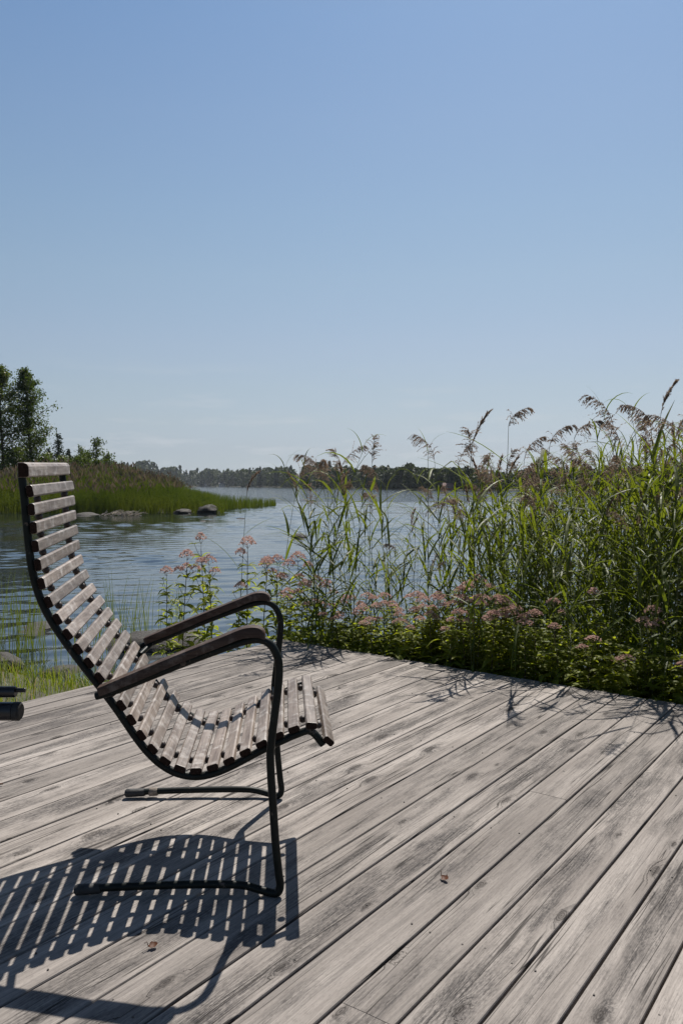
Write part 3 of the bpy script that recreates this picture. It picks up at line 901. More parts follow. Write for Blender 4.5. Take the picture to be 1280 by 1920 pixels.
# the reeds one can tell apart: top of the stalk in the picture, distance, style, heading of the lean
special = [
    (463, 925, 6.3, 'narrow', 0.05, 0.2, 5, 'thin reed with a closed dark plume, standing alone over water behind the chair armrests'),
    (556, 905, 6.9, 'droop', 0.10, 0.3, 7, 'reed with a small open plume, first to the left of the reed bed'),
    (640, 872, 6.2, 'droop', 0.16, 0.2, 8, 'leaning reed with a silvery one-sided plume, in front of the far forest'),
    (698, 868, 6.2, 'feather', 0.03, 1.0, 8, 'reed with an upright feathery plume against the sky, beside a leaning silvery one'),
    (801, 850, 5.8, 'none', 0.02, 2.0, 10, 'tall reed without a plume, its top blades bent over like a hook'),
    (887, 830, 4.75, 'narrow', 0.05, 0.1, 6, 'tall straight reed with a dark narrow upright plume, rooted at the deck edge'),
    (953, 800, 5.1, 'droop', 0.02, 0.0, 7, 'very tall thin reed with a small ragged plume nodding to the right'),
    (1030, 832, 5.2, 'droop', 0.06, 0.1, 9, 'reed with a broad arching plume in mid bed, left of a silvery one'),
    (1075, 822, 5.0, 'droop', 0.06, 0.0, 9, 'reed whose silvery plume sweeps right above the middle of the bed'),
    (1150, 800, 4.7, 'droop', 0.05, 2.9, 8, 'reed with its plume nodding sharply to the left over the bed'),
    (1240, 775, 4.6, 'narrow', 0.08, 0.2, 9, 'tallest reed at the right, its narrow plume tilted against the sky'),
    (1222, 800, 4.4, 'droop', 0.05, 3.0, 9, 'reed with a dense dark plume just below the tallest one'),
    (985, 862, 5.6, 'droop', 0.05, 0.4, 8, 'reed with a thin pale plume hanging beside the very tall thin reed'),
    (1275, 815, 4.3, 'droop', 0.05, 2.8, 9, 'reed with a wide loose plume at the right end of the bed'),
]
for k, (px, py, Y, pl, lean, az, nl, lab) in enumerate(special):
    tip = at_y(px, py, Y)
    H0 = 1.7
    base = Vector((tip.x, tip.y, 0)); base.z = ground_z(base.x, base.y) - 0.02
    H = tip.z - base.z
    base.x -= math.cos(az) * lean * H; base.y -= math.sin(az) * lean * H * 0.4
    o = make_reed(500 + k, H, plume=pl, nleaf=nl, lean=lean, lean_az=az)
    place_reed(o, base, 0, 1, lab)
rr = random.Random(21)
styles = ['droop', 'none', 'none', 'droop', 'none', 'feather', 'none', 'none', 'narrow', 'none', 'droop', 'feather', 'none', 'droop']
RH = 1.75
protos = [make_reed(40 + i, RH, plume=st, nleaf=rr.randint(10, 14), lean=rr.uniform(.02, .26), lean_az=rr.uniform(0, 6.28)) for i, st in enumerate(styles)]
ENV_X = [440, 500, 560, 640, 720, 820, 900, 1000, 1100, 1180, 1280, 1500, 2000]
ENV_Y = [1000, 955, 900, 862, 858, 880, 868, 862, 850, 820, 795, 780, 760]
DEN_X = [440, 520, 600, 750, 900, 1000, 1100, 1280, 1600]
DEN_Y = [0.10, 0.8, 0.66, 0.5, 0.5, 0.6, 0.65, 0.7, 0.6]
def reed_spot(dmin, dmax, tmin, tmax):
    while True:
        t, d = rr.uniform(tmin, tmax), rr.uniform(dmin, dmax)
        b = E0 + ED * t + ND * d
        if b.y < 1.2: continue
        px = px_of(Vector((b.x, b.y, 0)))[0]
        if rr.random() > np.interp(px, DEN_X, DEN_Y): continue
        if px < 900 and d < 0.9 * (900 - px) / 400: continue
        b.z = ground_z(b.x, b.y) - .02
        ty = np.interp(px, ENV_X, ENV_Y) + abs(rr.gauss(0, 1)) * 85 - 6
        top = at_y(px, ty, b.y).z - 0.12
        h = min(2.5, max(0.75, top - b.z))
        return b, h, px
N_IND = 284
used = set()
for k in range(N_IND):
    b, h, px = reed_spot(0.12 if k % 3 == 0 else 0.5, 2.1, -0.2, 3.9)
    if k < 24:        # stalks close to the boards, they throw their shadows on the deck
        t_ = rr.uniform(.05, .5) if k < 14 else rr.choice([rr.uniform(1.3, 1.45), rr.uniform(1.95, 2.7)])
        b = E0 + ED * t_ + ND * rr.uniform(.06, .28); b.z = ground_z(b.x, b.y) - .02
        px = px_of(Vector((b.x, b.y, 0)))[0]
        h = rr.uniform(1.15, 1.6) if k < 14 else rr.uniform(1.0, 1.45)
    elif k > 262:     # a few that overtop the rest
        h = min(h * 1.16, 2.3)
    i = rr.randrange(len(protos))
    if i in used: o = copy_tree(protos[i])
    else: o = protos[i]; used.add(i)
    lab = 'slender green reed standing in the dense bed behind the right half of the deck edge' if px > 930 else 'slender green reed in the thin stand through which the lake shows, behind the flowers'
    place_reed(o, b, rr.uniform(0, 6.28), h / RH, lab, G_REED + (', dense part' if px > 930 else ', thin part'))
# the depth of the bed behind them
bst = [reed_geo(90 + i, RH, plume=('droop' if i == 0 else 'none'), nleaf=12, lean=rr.uniform(.03, .14), lean_az=rr.uniform(0, 6.28)) for i in range(6)]
bed = MB()
acc = {0: [[], [], 0], 1: [[], [], 0], 2: [[], [], 0]}
for k in range(760):
    b, h, px = reed_spot(0.8, 4.2, 0.1, 6.0)
    if px < 1000 and rr.random() > .15 + .85 * max(0, (px - 850) / 150): continue
    g = rr.choice(bst); a = rr.uniform(0, 6.28); sc = h / RH
    R = np.array([[math.cos(a), -math.sin(a), 0], [math.sin(a), math.cos(a), 0], [0, 0, 1]]) * sc
    for mi, part in enumerate(g):
        if not part.v: continue
        v = np.array(part.v) @ R.T + np.array(b)
        bed.add(v.tolist(), part.f, mi)
tag(bed.build('reed_bed', [M['reed_stem'], M['reed_leaf'], M['plume']]), 'deep mass of green reeds closing the bed at the right towards the lake', 'reeds', kind='stuff')

# ------------------------------------------------------------------ hemp agrimony along the edge of the deck
def flower_head(m, c, R, r, fm=0):
    n = int(60 * (R / 0.04) ** 2 * 0.8) + 24
    for i in range(n):
        f = math.sqrt(r.random()); a = r.uniform(0, 6.283)
        p = Vector(c) + Vector((math.cos(a) * f * R, math.sin(a) * f * R, R * 0.75 * (1 - f * f) + r.uniform(-.006, .006)))
        for q in range(4):
            w = Vector((r.gauss(0, 1), r.gauss(0, 1), abs(r.gauss(0.5, .7)))).normalized() * r.uniform(.006, .010)
            s = Vector((r.gauss(0, 1), r.gauss(0, 1), r.gauss(0, 1))).normalized() * 0.003
            m.add([p - s, p + s, p + w + s * .6, p + w - s * .6], [(0, 1, 2, 3)], fm)
def herb_leaf(m, b, az, L, r, w=None):
    el = math.radians(r.uniform(10, 50))
    P = [Vector(b)]; k = 5
    for i in range(k):
        e = el - 1.1 * ((i + 1) / k) * r.uniform(.6, 1.2)
        P.append(P[-1] + Vector((math.cos(az) * math.cos(e), math.sin(az) * math.cos(e), math.sin(e))) * L / k)
    w = w or L * r.uniform(.25, .34)
    W = [w * x for x in (.12, .75, 1.0, .8, .45, .04)]
    m.ribbon(P, W, (-math.sin(az), math.cos(az), r.uniform(-.4, .4)), 0, 0.25)
def make_agrimony(seed, H, heads):
    r = random.Random(seed)
    root = empty('hemp_agrimony')
    st, lf = MB(), MB()
    la = r.uniform(0, 6.28); k = 8
    pts = [Vector((math.cos(la) * .05 * H * (i / k) ** 2, math.sin(la) * .05 * H * (i / k) ** 2, H * .93 * i / k)) for i in range(k + 1)]
    st.tube(pts, [0.0042 * (1 - .5 * i / k) for i in range(k + 1)], 6, cap=False)
    node = 0.03; a = r.uniform(0, 3)
    while node < H * .9:
        f = node / (H * .93) * k; j = min(k - 1, int(f)); b = pts[j].lerp(pts[j + 1], f - j)
        size = 0.16 * (1 - 0.55 * (node / H) ** 2)
        for q in range(2):
            for sub in (-.45, 0, .45):
                if sub and r.random() < .12: continue
                herb_leaf(lf, b, a + q * math.pi + sub + r.gauss(0, .15), size * r.uniform(.7, 1.15) * (0.8 if sub else 1), r)
        if r.random() < .55 and node > .15:     # side shoot
            az = a + r.uniform(0, 6.28); tip = b + Vector((math.cos(az) * .05, math.sin(az) * .05, .07))
            st.tube([b, (b + tip) / 2 + Vector((0, 0, -.01)), tip], .0014, 4, cap=False)
            for q in range(4): herb_leaf(lf, tip, r.uniform(0, 6.28), r.uniform(.04, .06), r)
        a += math.pi / 2 + r.gauss(0, .2); node += r.uniform(.04, .055)
    tops = []
    for h in range(heads):
        if h == 0: e = pts[-1] + Vector((0, 0, .07 * H)); b = pts[-1]
        else:
            az = la + h * 2.2 + r.uniform(-.5, .5); b = pts[-2].lerp(pts[-1], r.random())
            e = b + Vector((math.cos(az) * r.uniform(.04, .085), math.sin(az) * r.uniform(.04, .085), r.uniform(.03, .075)))
        for q in range(5):
            aq = r.uniform(0, 6.28); tip = e + Vector((math.cos(aq) * .018, math.sin(aq) * .018, -.004))
            st.tube([b, b.lerp(e, .6), tip], [.0018, .0013, .0009], 4, cap=False)
        tops.append((e, r.uniform(.034, .050) * (1.1 if h == 0 else .9)))
    st.build('stem', M['herb_stem'], root); lf.build('leaves', M['herb_leaf'], root)
    for e, R in tops:
        m = MB(); flower_head(m, e, R, r); m.build('flower_head', M['flower'], root)
    return root
HH = 0.8
hp = [make_agrimony(700 + i, HH, n) for i, n in enumerate((1, 2, 3, 4, 3, 2, 4, 1, 3))]
hused = set()
row_lab = 'leafy hemp agrimony with dusty pink heads in the flower row along the far deck edge'
row_grp = 'hemp agrimony in the row along the far deck edge'
herbs = [
    (340, 1044, 6.3, 3, 'hemp agrimony with full pink heads farthest left, standing by the water behind the chair'),
    (312, 1075, 6.4, 0, 'spindly hemp agrimony with small buds at the left side of the leftmost full plant'),
    (398, 1052, 6.2, 2, 'hemp agrimony with pink heads, second full plant from the left, above the far armrest'),
    (384, 1012, 6.5, 7, 'thin hemp agrimony with a single dark bud head sticking up over the water'),
    (462, 1022, 6.1, 1, 'tall hemp agrimony with a reddish head right beside the lone reed behind the armrests'),
    (490, 1055, 5.9, 4, 'hemp agrimony with loose pink heads just above the front of the far armrest'),
    (517, 1052, 5.9, 5, 'hemp agrimony with a flat pink head right of the front of the far armrest'),
    (545, 1062, 5.8, 3, None), (570, 1048, 5.9, 1, 'hemp agrimony with dark pink head standing above the flower row near the deck corner'),
    (560, 1096, 5.5, 2, None), (592, 1088, 5.5, 8, None), (614, 1102, 5.5, 1, None), (622, 1138, 5.1, 3, None), (668, 1140, 5.0, 2, None),
    (655, 1125, 5.2, 4, None), (720, 1122, 4.95, 3, None), (746, 1134, 4.85, 6, None), (772, 1118, 4.9, 4, None), (792, 1130, 4.75, 3, None),
    (808, 1122, 4.75, 6, None), (832, 1120, 4.7, 2, None), (856, 1110, 4.7, 6, None), (882, 1103, 4.7, 3, None),
    (905, 1090, 4.75, 1, 'hemp agrimony whose broad pale head stands highest in the flower row'), (893, 1124, 4.5, 8, None), (932, 1130, 4.4, 3, None), (957, 1126, 4.4, 6, None),
    (976, 1145, 4.3, 1, None), (1006, 1152, 4.2, 0, 'hemp agrimony with one small pale head at the right end of the flower row'),
    (1047, 1130, 4.4, 5, 'hemp agrimony with two pink heads alone among reeds right of the flower row'),
    (1125, 1114, 4.3, 7, 'hemp agrimony with one head half hidden high among the dense reeds'),
    (1210, 1148, 3.95, 3, 'hemp agrimony with a wide pink cluster in front of the darkest reeds at the right'),
    (1052, 1178, 4.1, 7, 'short hemp agrimony with one round head over bright leaves near the deck edge'),
    (1098, 1200, 4.0, 5, 'low hemp agrimony with faded mauve heads in shade near the deck edge'),
    (1276, 1238, 3.55, 2, 'hemp agrimony with greyish heads at the very right edge of the photo'),
    (1160, 1234, 3.85, 1, 'low hemp agrimony with dull heads in deep shade near the right deck edge'),
    (640, 1162, 5.0, 0, None), (700, 1165, 4.85, 4, None), (762, 1168, 4.7, 1, None), (842, 1166, 4.5, 5, None), (985, 1172, 4.2, 0, None), (920, 1152, 4.35, 8, None),
    (582, 1132, 5.3, 4, None), (530, 1112, 5.6, 8, None), (442, 1102, 6.0, 0, 'low hemp agrimony with hardly any bloom between the two armrests'), (875, 1150, 4.5, 2, None), (810, 1156, 4.65, 8, None), (680, 1120, 5.2, 2, None),
]
for k, (px, py, Y, pi, lab) in enumerate(herbs):
    Y = max(Y, edge_y(px) + 0.10) if px > 520 else Y
    tip = at_y(px, py, Y)
    b = Vector((tip.x, tip.y, ground_z(tip.x, tip.y) - .02))
    h = max(.3, tip.z - b.z)
    if pi in hused: o = copy_tree(hp[pi])
    else: o = hp[pi]; hused.add(pi)
    o.location = b; o.rotation_euler = (0, 0, rr.uniform(0, 6.28)); sxy = 0.5 + 0.5 * h / HH
    o.scale = (min(1.2, max(.9, sxy)), min(1.2, max(.9, sxy)), h / HH)
    tag(o, lab or row_lab, 'flowering plant', None if lab else row_grp)
# leafy ground cover under and between them
ug = MB(); r = random.Random(77)
for k in range(2300):
    t, d = r.uniform(-0.5, 4.2), abs(r.gauss(0, .55)) + .05
    b = E0 + ED * t + ND * d
    if t < -.1 and d < .35: continue
    if d < .3 and r.random() < .6: continue
    z0 = ground_z(b.x, b.y)
    hgt = r.uniform(.12, .44) * (1.0 if d > .1 else .75)
    px = px_of(Vector((b.x, b.y, 0)))[0]
    if px < 620: hgt *= .8
    la = r.uniform(0, 6.28)
    n = int(hgt / .05)
    top = Vector((b.x + math.cos(la) * .06, b.y + math.sin(la) * .06, z0 + hgt))
    bb = Vector((b.x, b.y, z0))
    a = r.uniform(0, 3)
    for i in range(n):
        p = bb.lerp(top, (i + 1) / n)
        for q in range(2): herb_leaf(ug, p, a + q * 3.14 + r.gauss(0, .3), r.uniform(.06, .12), r)
        a += 1.57
tag(ug.build('undergrowth', M['herb_leaf']), 'leafy green herbs filling the ground along the far deck edge', 'ground cover', kind='stuff')

# ------------------------------------------------------------------ left bank: grass, rushes, stones
gr = MB(); r = random.Random(8)
for k in range(15000):
    x = -8 + 7.6 * r.random() ** .7; y = r.uniform(4.0, 8.4)
    d = near_shore(x) - y
    if d < -0.05 or d > 2.6: continue
    q, s_ = qs(Vector((x, y, 0)))
    if q > QL - .02: continue
    z = ground_z(x, y)
    h = r.uniform(.05, .17) * (1.5 if r.random() < .14 else 1)
    az = r.uniform(0, 6.28); ln = r.uniform(.1, .9)
    P = [Vector((x, y, z)) + Vector((math.cos(az) * ln * h * f * f, math.sin(az) * ln * h * f * f, h * f * (1 - .25 * ln * f))) for f in (0, .4, .75, 1)]
    gr.ribbon(P, [.0045, .0042, .003, .0004], (-math.sin(az), math.cos(az), 0), 1 if r.random() < .08 else 0)
tag(gr.build('bank_grass', [M['lawn'], M['straw']]), 'short sunlit green grass on the bank left of the deck', 'grass', kind='stuff')
def rush_clump(px, py, n, h, spread, label, seed):
    r = random.Random(seed)
    c = on_z(px, py, WATER_Z)
    m = MB()
    for i in range(int(n * 1.5)):
        a, d = r.uniform(0, 6.28), abs(r.gauss(0, spread * 1.3))
        b = Vector((math.cos(a) * d, math.sin(a) * d * .6, -.25))
        hh = 1.45 * h * r.uniform(.5, 1.1) + .25; la = r.uniform(0, 6.28); ln = r.uniform(.02, .22)
        m.ribbon([b + Vector((math.cos(la) * ln * hh * f * f, math.sin(la) * ln * hh * f * f, hh * f)) for f in (0, .3, .6, .85, 1)], [.006, .0055, .005, .0035, .001], (1, .2, 0))
    o = m.build('rush_clump', M['reed_leaf']); o.location = c
    tag(o, label, 'rushes')
for k, (px, py, n, h, sp, lab) in enumerate([
    (28, 1235, 16, .55, .14, 'clump of thin green rushes in the water near the left edge of the photo'),
    (62, 1222, 12, .50, .10, 'clump of thin rushes in front of the low tan rock, left of the chair back'),
    (112, 1245, 9, .40, .12, 'sparse rushes in the water just behind the lower chair back'),
    (212, 1205, 15, .46, .14, 'tall thin rushes seen between the chair back and the far armrest, left clump'),
    (250, 1200, 12, .44, .10, 'slanting rushes left of the flat dark rock'),
    (298, 1188, 8, .36, .16, 'few short rushes behind the flat dark rock'),
    (180, 1240, 8, .38, .12, 'few rushes seen through the slats of the chair back'),
    (332, 1180, 7, .34, .10, 'thin rushes at the foot of the leftmost flowering plant'),
    (8, 1200, 9, .5, .12, 'yellowish rushes farther out at the left edge of the photo')]):
    rush_clump(px, py, n, h, sp, lab, 900 + k)
def rock(px, py, wz, size, label, seed, sink=.35, Z=WATER_Z, name='rock'):
    c = on_z(px, py, Z)
    m = MB(); m.ball((0, 0, 0), 1, 22, 14)
    vs = []
    for v in m.v:
        v = Vector(v); n = mnoise.noise(v * 1.1 + Vector((seed, 0, 0))) * .32 + mnoise.noise(v * 2.7 + Vector((0, seed, 0))) * .14 + mnoise.noise(v * 6 + Vector((0, seed, 3))) * .05
        v = v * (1 + n)
        vs.append((v.x * size[0], v.y * size[1], v.z * size[2]))
    m.v = vs
    o = m.build(name, M['rock'], smooth=True, autosmooth=0.7)
    o.location = (c.x, c.y, Z + size[2] * (1 - 2 * sink) * .5 + wz); o.rotation_euler = (0, 0, seed * 1.3)
    tag(o, label, 'rock')
rock(75, 1178, -.075, (.46, .30, .11), 'low tan rock breaking the water surface left of the chair back', 1.2)
rock(300, 1212, -.02, (.52, .30, .16), 'flat dark rock at the water edge behind the far armrest', 2.7)
rock(112, 1262, -.02, (.20, .12, .07), 'pale stone in the bank grass at the water edge', 3.1)
rock(0, 1262, .04, (.20, .16, .11), 'pale rounded stone at the left edge of the photo beside the grass', 4.4)
rock(390, 963, .05, (.72, .5, .36), 'dark boulder in the lake off the end of the reedy headland', 5.3)
rock(342, 963, .03, (.62, .5, .22), 'lower boulder with a pale top, just left of the dark boulder', 6.6)
rock(163, 966, -.08, (.75, .5, .2), 'long low dark rock by the driftwood below the headland', 7.7)
rock(262, 968, -.12, (.4, .3, .13), 'flat dark stone at the right end of the driftwood heap', 11.3)
rock(130, 968, -.12, (.35, .3, .15), 'dark stone showing between two slats right of the upper chair back', 12.1)
rock(381, 978, -.05, (.22, .16, .08), 'small pale stone barely above water in front of the dark boulder', 8.1)
rock(452, 973, -.05, (.26, .2, .09), 'small light stone in the lake beside the lone reed', 9.4)
rock(560, 1009, 0, (.28, .22, .13), 'dark rock in the lake seen through the thin left part of the reeds', 10.2)

# ------------------------------------------------------------------ reedy headland with its trees
def blades(m, pts, hs, width, r, segs=3, mat=0, droop=.3):
    for (x, y, z), h in zip(pts, hs):
        a = r.uniform(0, 6.28); ln = r.uniform(.02, droop)
        P = [Vector((x + math.cos(a) * ln * h * (i / segs) ** 2, y + math.sin(a) * ln * h * (i / segs) ** 2, z + h * i / segs)) for i in range(segs + 1)]
        m.ribbon(P, [width * w for w in ((1, .9, .6, .1) if segs == 3 else (1, .8, .1))], (1, r.uniform(-.8, .8), 0), mat)
r = random.Random(31)
hb = MB()
pts, hs = [], []
while len(pts) < 15000:
    y = 44 + 46 * r.random() ** 2.2; x = r.uniform(-.62, -.07) * y
    d = headland(x, y)
    if d < -1.2 or d > 14: continue
    if d < 0 and r.random() > .3 + .7 * (1 + d / 1.2): continue
    z = max(ground_z(x, y), WATER_Z - .1)
    h = r.uniform(1.5, 2.15) * (0.62 + 0.38 * min(1, max(0, (d + 1.2) / 3.2)))
    if x > -.20 * y: h *= .82
    h *= .95 + .35 * fbm(x, y, .22) + .12 * fbm(x, y, .9)
    if d > 4: h *= 1.1
    pts.append((x, y, z)); hs.append(h)
    P0 = Vector((x, y, z + h))
    # blades and, on the taller ones, a brown plume
    if h > 1.35 and r.random() < (.32 if d < 3 else .6):
        a = r.uniform(0, 6.28); u = Vector((math.cos(a) * .5, math.sin(a) * .5, 1)) * r.uniform(.22, .38)
        sdv = Vector((r.uniform(-1, 1), r.uniform(-1, 1), 0)).normalized() * .055
        b = P0 - Vector((0, 0, .12))
        hb.add([b, b + u * .4 + sdv, b + u, b + u * .5 - sdv], [(0, 1, 2, 3)], 1)
    for q in range(2):
        f = r.uniform(.35, .9); a = r.uniform(0, 6.28)
        b = Vector((x, y, z + h * f)); L = r.uniform(.3, .5)
        e = b + Vector((math.cos(a) * L * .75, math.sin(a) * L * .75, L * r.uniform(.1, .7)))
        w = Vector((0, 0, .018))
        hb.add([b - w, b + w, e], [(0, 1, 2)], 0)
blades(hb, pts, hs, .034, r)
# thin outer fringe running out from the point
pts, hs = [], []
for k in range(1500):
    f = r.random() ** 1.5
    px = 385 + 132 * f; Y = 50 + 14 * f + r.uniform(-1.5, 2.5)
    x = (px - 640) / FPX * Y
    pts.append((x, Y, WATER_Z - .1)); hs.append((1.25 - .62 * f) * r.uniform(.6, 1.1))
blades(hb, pts, hs, .030, r, 2)
tag(hb.build('headland_reeds', [M['far_reed'], M['far_plume']]), 'sunlit green reeds with brown tops covering the headland across the water', 'reeds', kind='stuff')

def leaf_cloud(m, centres, size, r_np, flat=.6, mat=0):
    c = np.array(centres); n = len(c)
    a = r_np.normal(size=(n, 3)); a /= np.linalg.norm(a, axis=1)[:, None]
    b = np.cross(a, r_np.normal(size=(n, 3))); b /= np.linalg.norm(b, axis=1)[:, None]
    s = size * r_np.uniform(.6, 1.3, size=(n, 1))
    m.quadcloud(c, a * s * .5, b * s * .5 * flat, mat)
def broadleaf(name, base, H, spread, seed, label, mat='alder', leaves=9000, lsize=.17, low=.12, group=None, stems=1):
    r = random.Random(seed); rn = np.random.default_rng(seed)
    root = empty(name, base); tag(root, label, 'tree', group)
    tk, cr = MB(), MB(); cen = []
    for sidx in range(stems):
        top = Vector((r.uniform(-.06, .06) * H, r.uniform(-.06, .06) * H, H))
        k = 10
        tp = [Vector((top.x * (i / k) + .05 * math.sin(i * 1.3 + seed), top.y * i / k + .05 * math.cos(i * 1.7 + seed), H * i / k)) for i in range(k + 1)]
        tk.tube(tp, [H * .014 * (1 - .9 * i / k) + .01 for i in range(k + 1)], 7)
        nb = int(H * 4.2)
        for b in range(nb):
            f = low + (1 - low) * (b + r.random()) / nb
            j = min(k - 1, int(f * k)); o = tp[j].lerp(tp[j + 1], f * k - j)
            az = b * 2.4 + r.uniform(-.4, .4)
            prof_ = math.sin(math.pi * min(1, (0.16 + f * .86))) ** .7 * (1.0 if r.random() < .75 else .6)
            L = spread * prof_ * r.uniform(.7, 1.15) + .25
            el = math.radians(r.uniform(5, 40) + 35 * f)
            P = [o]; d = Vector((math.cos(az) * math.cos(el), math.sin(az) * math.cos(el), math.sin(el)))
            for i in range(5):
                d = (d + Vector((r.uniform(-.15, .15), r.uniform(-.15, .15), r.uniform(-.05, .12)))).normalized(); P.append(P[-1] + d * L / 5)
            tk.tube(P, [.035 * L / 2 * (1 - .85 * i / 5) + .006 for i in range(6)], 4, cap=False)
            for i in range(1, 6):
                for q in range(r.randint(1, 2)):
                    c = P[i] + Vector((r.gauss(0, .16), r.gauss(0, .16), r.gauss(0, .12))) * (.4 + L / 2.2)
                    cen.append((c, .13 + .12 * L / 2))
    per = max(4, leaves // max(1, len(cen)))
    L = []
    for c, s in cen:
        L.append(np.array(c) + rn.normal(size=(per, 3)) * np.array([s, s, s * .7]))
    leaf_cloud(cr, np.concatenate(L), lsize, rn)
    tk.build('trunk', M['bark'], root); cr.build('crown', M[mat], root)
    return root
def conifer(name, base, H, R, seed, label, group=None, mat='spruce', lsize=.22):
    r = random.Random(seed); rn = np.random.default_rng(seed)
    root = empty(name, base); tag(root, label, 'tree', group)
    tk, cr = MB(), MB()
    tk.tube([(0, 0, -.3), (0, 0, H * .5), (0, 0, H)], [H * .013, H * .008, .01], 7)
    z = H * .10; cs = []
    while z < H * .985:
        f = z / H; L = R * (1.04 - f) ** .8 * r.uniform(.75, 1.15) + .08
        for q in range(r.randint(5, 8)):
            az = r.uniform(0, 6.28); LL = L * r.uniform(.65, 1.1)
            n = max(3, int(LL / (lsize * .35)))
            for i in range(n):
                g = (i + r.random()) / n
                cs.append((math.cos(az) * LL * g + r.gauss(0, .06), math.sin(az) * LL * g + r.gauss(0, .06), z - .28 * LL * g + .10 * LL * g * g + r.gauss(0, .05)))
                if g > .3: cs.append((math.cos(az + .25) * LL * g, math.sin(az + .25) * LL * g, z - .3 * LL * g + r.gauss(0, .05)))
        z += H * .022 + .04
    leaf_cloud(cr, cs, lsize, rn, .45)
    tk.build('trunk', M['bark'], root); cr.build('crown', M[mat], root)
    return root
def land_at(px, Y):
    x = (px - 640) / FPX * Y
    return Vector((x, Y, ground_z(x, Y) - .05))
def top_h(px, py, Y): return at_y(px, py, Y).z - land_at(px, Y).z
broadleaf('alder_tree', land_at(8, 62), top_h(8, 692, 62), 2.5, 3, 'tall dark alder at the left edge of the photo, its crown partly cut off', leaves=10500)
broadleaf('alder_tree', land_at(62, 63), top_h(60, 700, 63), 2.1, 4, 'tall ragged alder, right one of the tall pair above the chair top', leaves=11500)
broadleaf('alder_tree', land_at(-70, 62), top_h(-70, 730, 62), 2.3, 14, 'alder just outside the left edge whose side branches reach in', leaves=11500)
conifer('spruce_tree', land_at(110, 80), top_h(110, 812, 80), 1.7, 5, 'small slender spruce right of the tall alders')
conifer('spruce_tree', land_at(92, 88), top_h(92, 838, 88), 1.6, 6, 'short spruce half hidden between the alders and the slender spruce')
conifer('spruce_tree', land_at(199, 96), top_h(199, 852, 96), 1.7, 7, 'spruce right behind the young birch on the headland')
conifer('spruce_tree', land_at(212, 104), top_h(213, 872, 104), 1.6, 8, 'lower spruce at the right end of the headland trees')
broadleaf('birch_tree', land_at(182, 68), top_h(181, 826, 68), .75, 9, 'young loose birch, tallest of the small trees on the headland', 'birch', 1700, .17)
broadleaf('birch_tree', land_at(151, 72), top_h(151, 842, 72), .7, 10, 'small birch between the slender spruce and the tallest young birch', 'birch', 1300, .17)
broadleaf('birch_tree', land_at(166, 70), top_h(166, 852, 70), .7, 21, 'little birch leaning in just left of the tallest young birch', 'birch', 1200, .17)
broadleaf('birch_tree', land_at(200, 67), top_h(199, 856, 67), .7, 22, 'little birch just right of the tallest young birch', 'birch', 1200, .17)
conifer('spruce_tree', land_at(130, 84), top_h(130, 842, 84), 1.3, 23, 'low spruce right of the slender spruce, beside the small birch')
bush_labels = ['broad bush at the foot of the tall alders', 'low bush below the slender spruce', 'bright bush among the small trees of the headland', 'bush with a rounded top under the young birch', 'lowest bush at the right end of the headland', 'dense bush behind the chair top', 'bush rising between the small birch and the tallest young birch', 'wide low bush where the headland trees end', 'pale bush standing out of the reeds right of the headland trees']
for k, (px, py, Y, sp) in enumerate([(35, 845, 60, 1.6), (118, 862, 70, 1.3), (146, 862, 66, 1.2), (185, 868, 64, 1.1), (208, 880, 66, .9), (88, 858, 64, 1.4), (165, 856, 68, 1.0), (222, 876, 70, 1.1), (250, 886, 74, 1.0)]):
    b_ = broadleaf('bush', land_at(px, Y), top_h(px, py, Y), sp, 60 + k, bush_labels[k], 'birch', 2200, .17, .03)
    b_['category'] = 'bush'
# driftwood heap at the waterline of the headland
m = MB(); r = random.Random(5)
c = on_z(222, 968, WATER_Z)
for k in range(60):
    a = r.gauss(0, .5) + (0 if r.random() < .7 else 1.2); L = r.uniform(.3, 1.1)
    b = Vector((r.uniform(-1.5, 1.5), r.uniform(-.5, .5), r.uniform(0, .25)))
    m.tube([b, b + Vector((math.cos(a) * L * .5, math.sin(a) * L * .3, L * .12)), b + Vector((math.cos(a) * L, math.sin(a) * L * .6, r.uniform(-.05, .3)))], [.03, .022, .010], 5)
o = m.build('driftwood', M['driftwood']); o.location = c
o.scale = (.62, .6, .75)
tag(o, 'heap of pale dry stalks and driftwood washed up below the headland reeds', 'driftwood')

# ------------------------------------------------------------------ far shore
FT_X = [-900, -200, 100, 215, 245, 300, 345, 400, 470, 530, 600, 700, 800, 860, 900, 925, 950, 1000, 1100, 1300, 1900, 2600]
FT_Y = [846, 850, 856, 872, 868, 874, 880, 883, 881, 876, 875, 876, 879, 878, 880, 893, 887, 878, 877, 878, 870, 860]
r = random.Random(99); rn = np.random.default_rng(99)
ff = MB()
for k in range(620):
    px = r.uniform(-500, 1900) if r.random() < .25 else r.uniform(200, 1300)
    b = (px - 640) / FPX
    Ys = far_shore(b); Y = Ys + 4 + abs(r.gauss(0, 1)) * Ys * .07
    ty = float(np.interp(px, FT_X, FT_Y)) + r.uniform(-5, 12) + (-7 if r.random() < .06 else 0)
    base = Vector((b * Y, Y, WATER_Z + .3))
    H = max(3.0, at_y(px, ty, Y).z - base.z)
    con = r.random() < .42
    n = 210 if Y < 400 else 130
    zf = rn.random(n) ** (0.85 if con else .8)
    if con: rad = H * .25 * (1.02 - zf)
    else: rad = H * .40 * np.sqrt(np.maximum(0.02, 1 - (zf * 1.5 - .62) ** 2))
    an = rn.uniform(0, 6.283, n); rr_ = rad * np.sqrt(rn.random(n))
    cs = np.stack([base.x + np.cos(an) * rr_, base.y + np.sin(an) * rr_, base.z + H * zf * (.97 if con else .93)], 1)
    leaf_cloud(ff, cs, H * (.13 if con else .17), rn, .8)
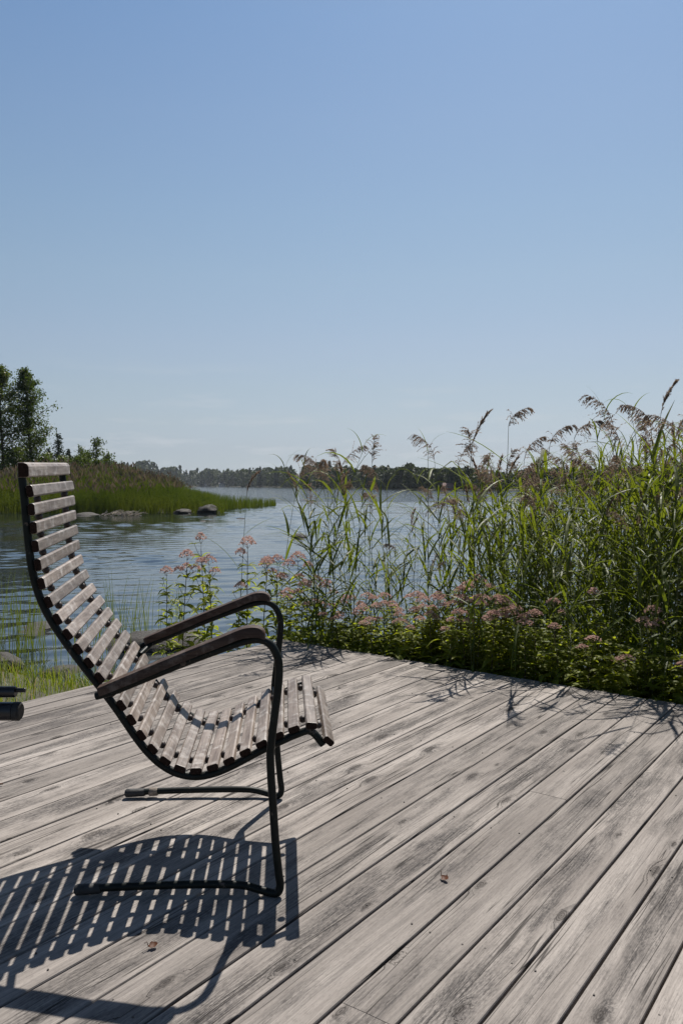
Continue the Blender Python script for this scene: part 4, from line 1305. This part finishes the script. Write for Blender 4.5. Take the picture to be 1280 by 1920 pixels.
for k in range(60):                                # scrub along the water's edge
    pxs = rn.uniform(-300, 1700, 160); bs = (pxs - 640) / FPX
    Ys = np.array([far_shore(b) for b in bs]) + rn.uniform(3, 14, 160)
    hs_ = rn.random(160) ** 1.6 * Ys * .013
    leaf_cloud(ff, np.stack([bs * Ys, Ys, WATER_Z + .4 + hs_], 1), 1.0, rn, .7) if k % 2 else leaf_cloud(ff, np.stack([bs * Ys, Ys + 12, WATER_Z + .6 + hs_ * 1.5], 1), 2.0, rn, .7)
tag(ff.build('far_forest', M['far_wood']), 'dark mixed forest along the far shore of the lake', 'forest', kind='stuff')
for k, (px, py, lab) in enumerate([(240, 866, 'big dark spruce standing out on the far shore, first right of the headland trees'), (268, 876, 'pointed spruce on the far shore right of the big dark one'),
                                   (379, 882, 'spruce rising behind the pale houses on the far shore'), (488, 874, 'spruce on the far shore rising just right of the lone reed'), (517, 876, 'slim spruce on the far shore at the left end of the higher forest')]):
    Y = far_shore((px - 640) / FPX) + 10
    H = top_h(px, py, Y)
    conifer('spruce_tree', land_at(px, Y), H, H * .23, 200 + k, lab, lsize=H * .07)
def house(px, Y, w, d, h, rh, wall, roof, label, rz):
    base = land_at(px, Y); base.z = max(base.z, WATER_Z + .25)
    root = empty('house', base, rz); tag(root, label, 'house')
    m = MB(); local_box(-w / 2, w / 2, -d / 2, d / 2, -.5, h, m)
    m.add([(-w / 2, -d / 2, h), (-w / 2, d / 2, h), (-w / 2, 0, h + rh), (w / 2, -d / 2, h), (w / 2, d / 2, h), (w / 2, 0, h + rh)], [(0, 1, 2), (3, 5, 4)])
    m.build('wall', M[wall], root)
    m = MB(); e = .35
    for s in (-1, 1):
        m.add([(-w / 2 - e, s * (d / 2 + e), h - .2), (w / 2 + e, s * (d / 2 + e), h - .2), (w / 2 + e, 0, h + rh + .08), (-w / 2 - e, 0, h + rh + .08),
               (-w / 2 - e, s * (d / 2 + e), h - .05), (w / 2 + e, s * (d / 2 + e), h - .05), (w / 2 + e, 0, h + rh + .25), (-w / 2 - e, 0, h + rh + .25)],
              [(0, 1, 2, 3), (4, 5, 6, 7), (0, 1, 5, 4), (1, 2, 6, 5), (2, 3, 7, 6), (3, 0, 4, 7)])
    m.build('roof', M[roof], root)
    for x in (-w * .28, w * .05, w * .32):
        m = MB(); local_box(x - .5, x + .5, -d / 2 - .06, -d / 2 - .01, h * .35, h * .8, m); m.build('window', M['pane'], root)
house(417, far_shore(-.149) + 3, 7.5, 5, 2.4, 1.7, 'wall_white', 'roof_grey', 'larger pale house with a grey roof on the far shore beyond the headland', .2)
house(388, far_shore(-.168) + 6, 5.5, 4.5, 2.3, 1.6, 'wall_white', 'roof_grey', 'smaller pale house on the far shore, left of the grey-roofed one', -.2)
house(838, far_shore(.132) + 3, 3.4, 2.6, 1.2, .8, 'wall_red', 'roof_red', 'little red-roofed cabin on the far shore behind the reeds', .15)

# ------------------------------------------------------------------ thin summer haze over the lake
mb = MB(); local_box(-2100, 2100, -60, 3060, -3.4, 48, mb)
t = NT('thin_haze')
pv = t.new('VolumePrincipled')
pv.inputs['Color'].default_value = (0.80, 0.88, 1.0, 1); pv.inputs['Density'].default_value = 0.00009; pv.inputs['Anisotropy'].default_value = 0.25
t.l.new(pv.outputs[0], t.out.inputs['Volume'])
tag(mb.build('haze', t.mat), kind='stuff')
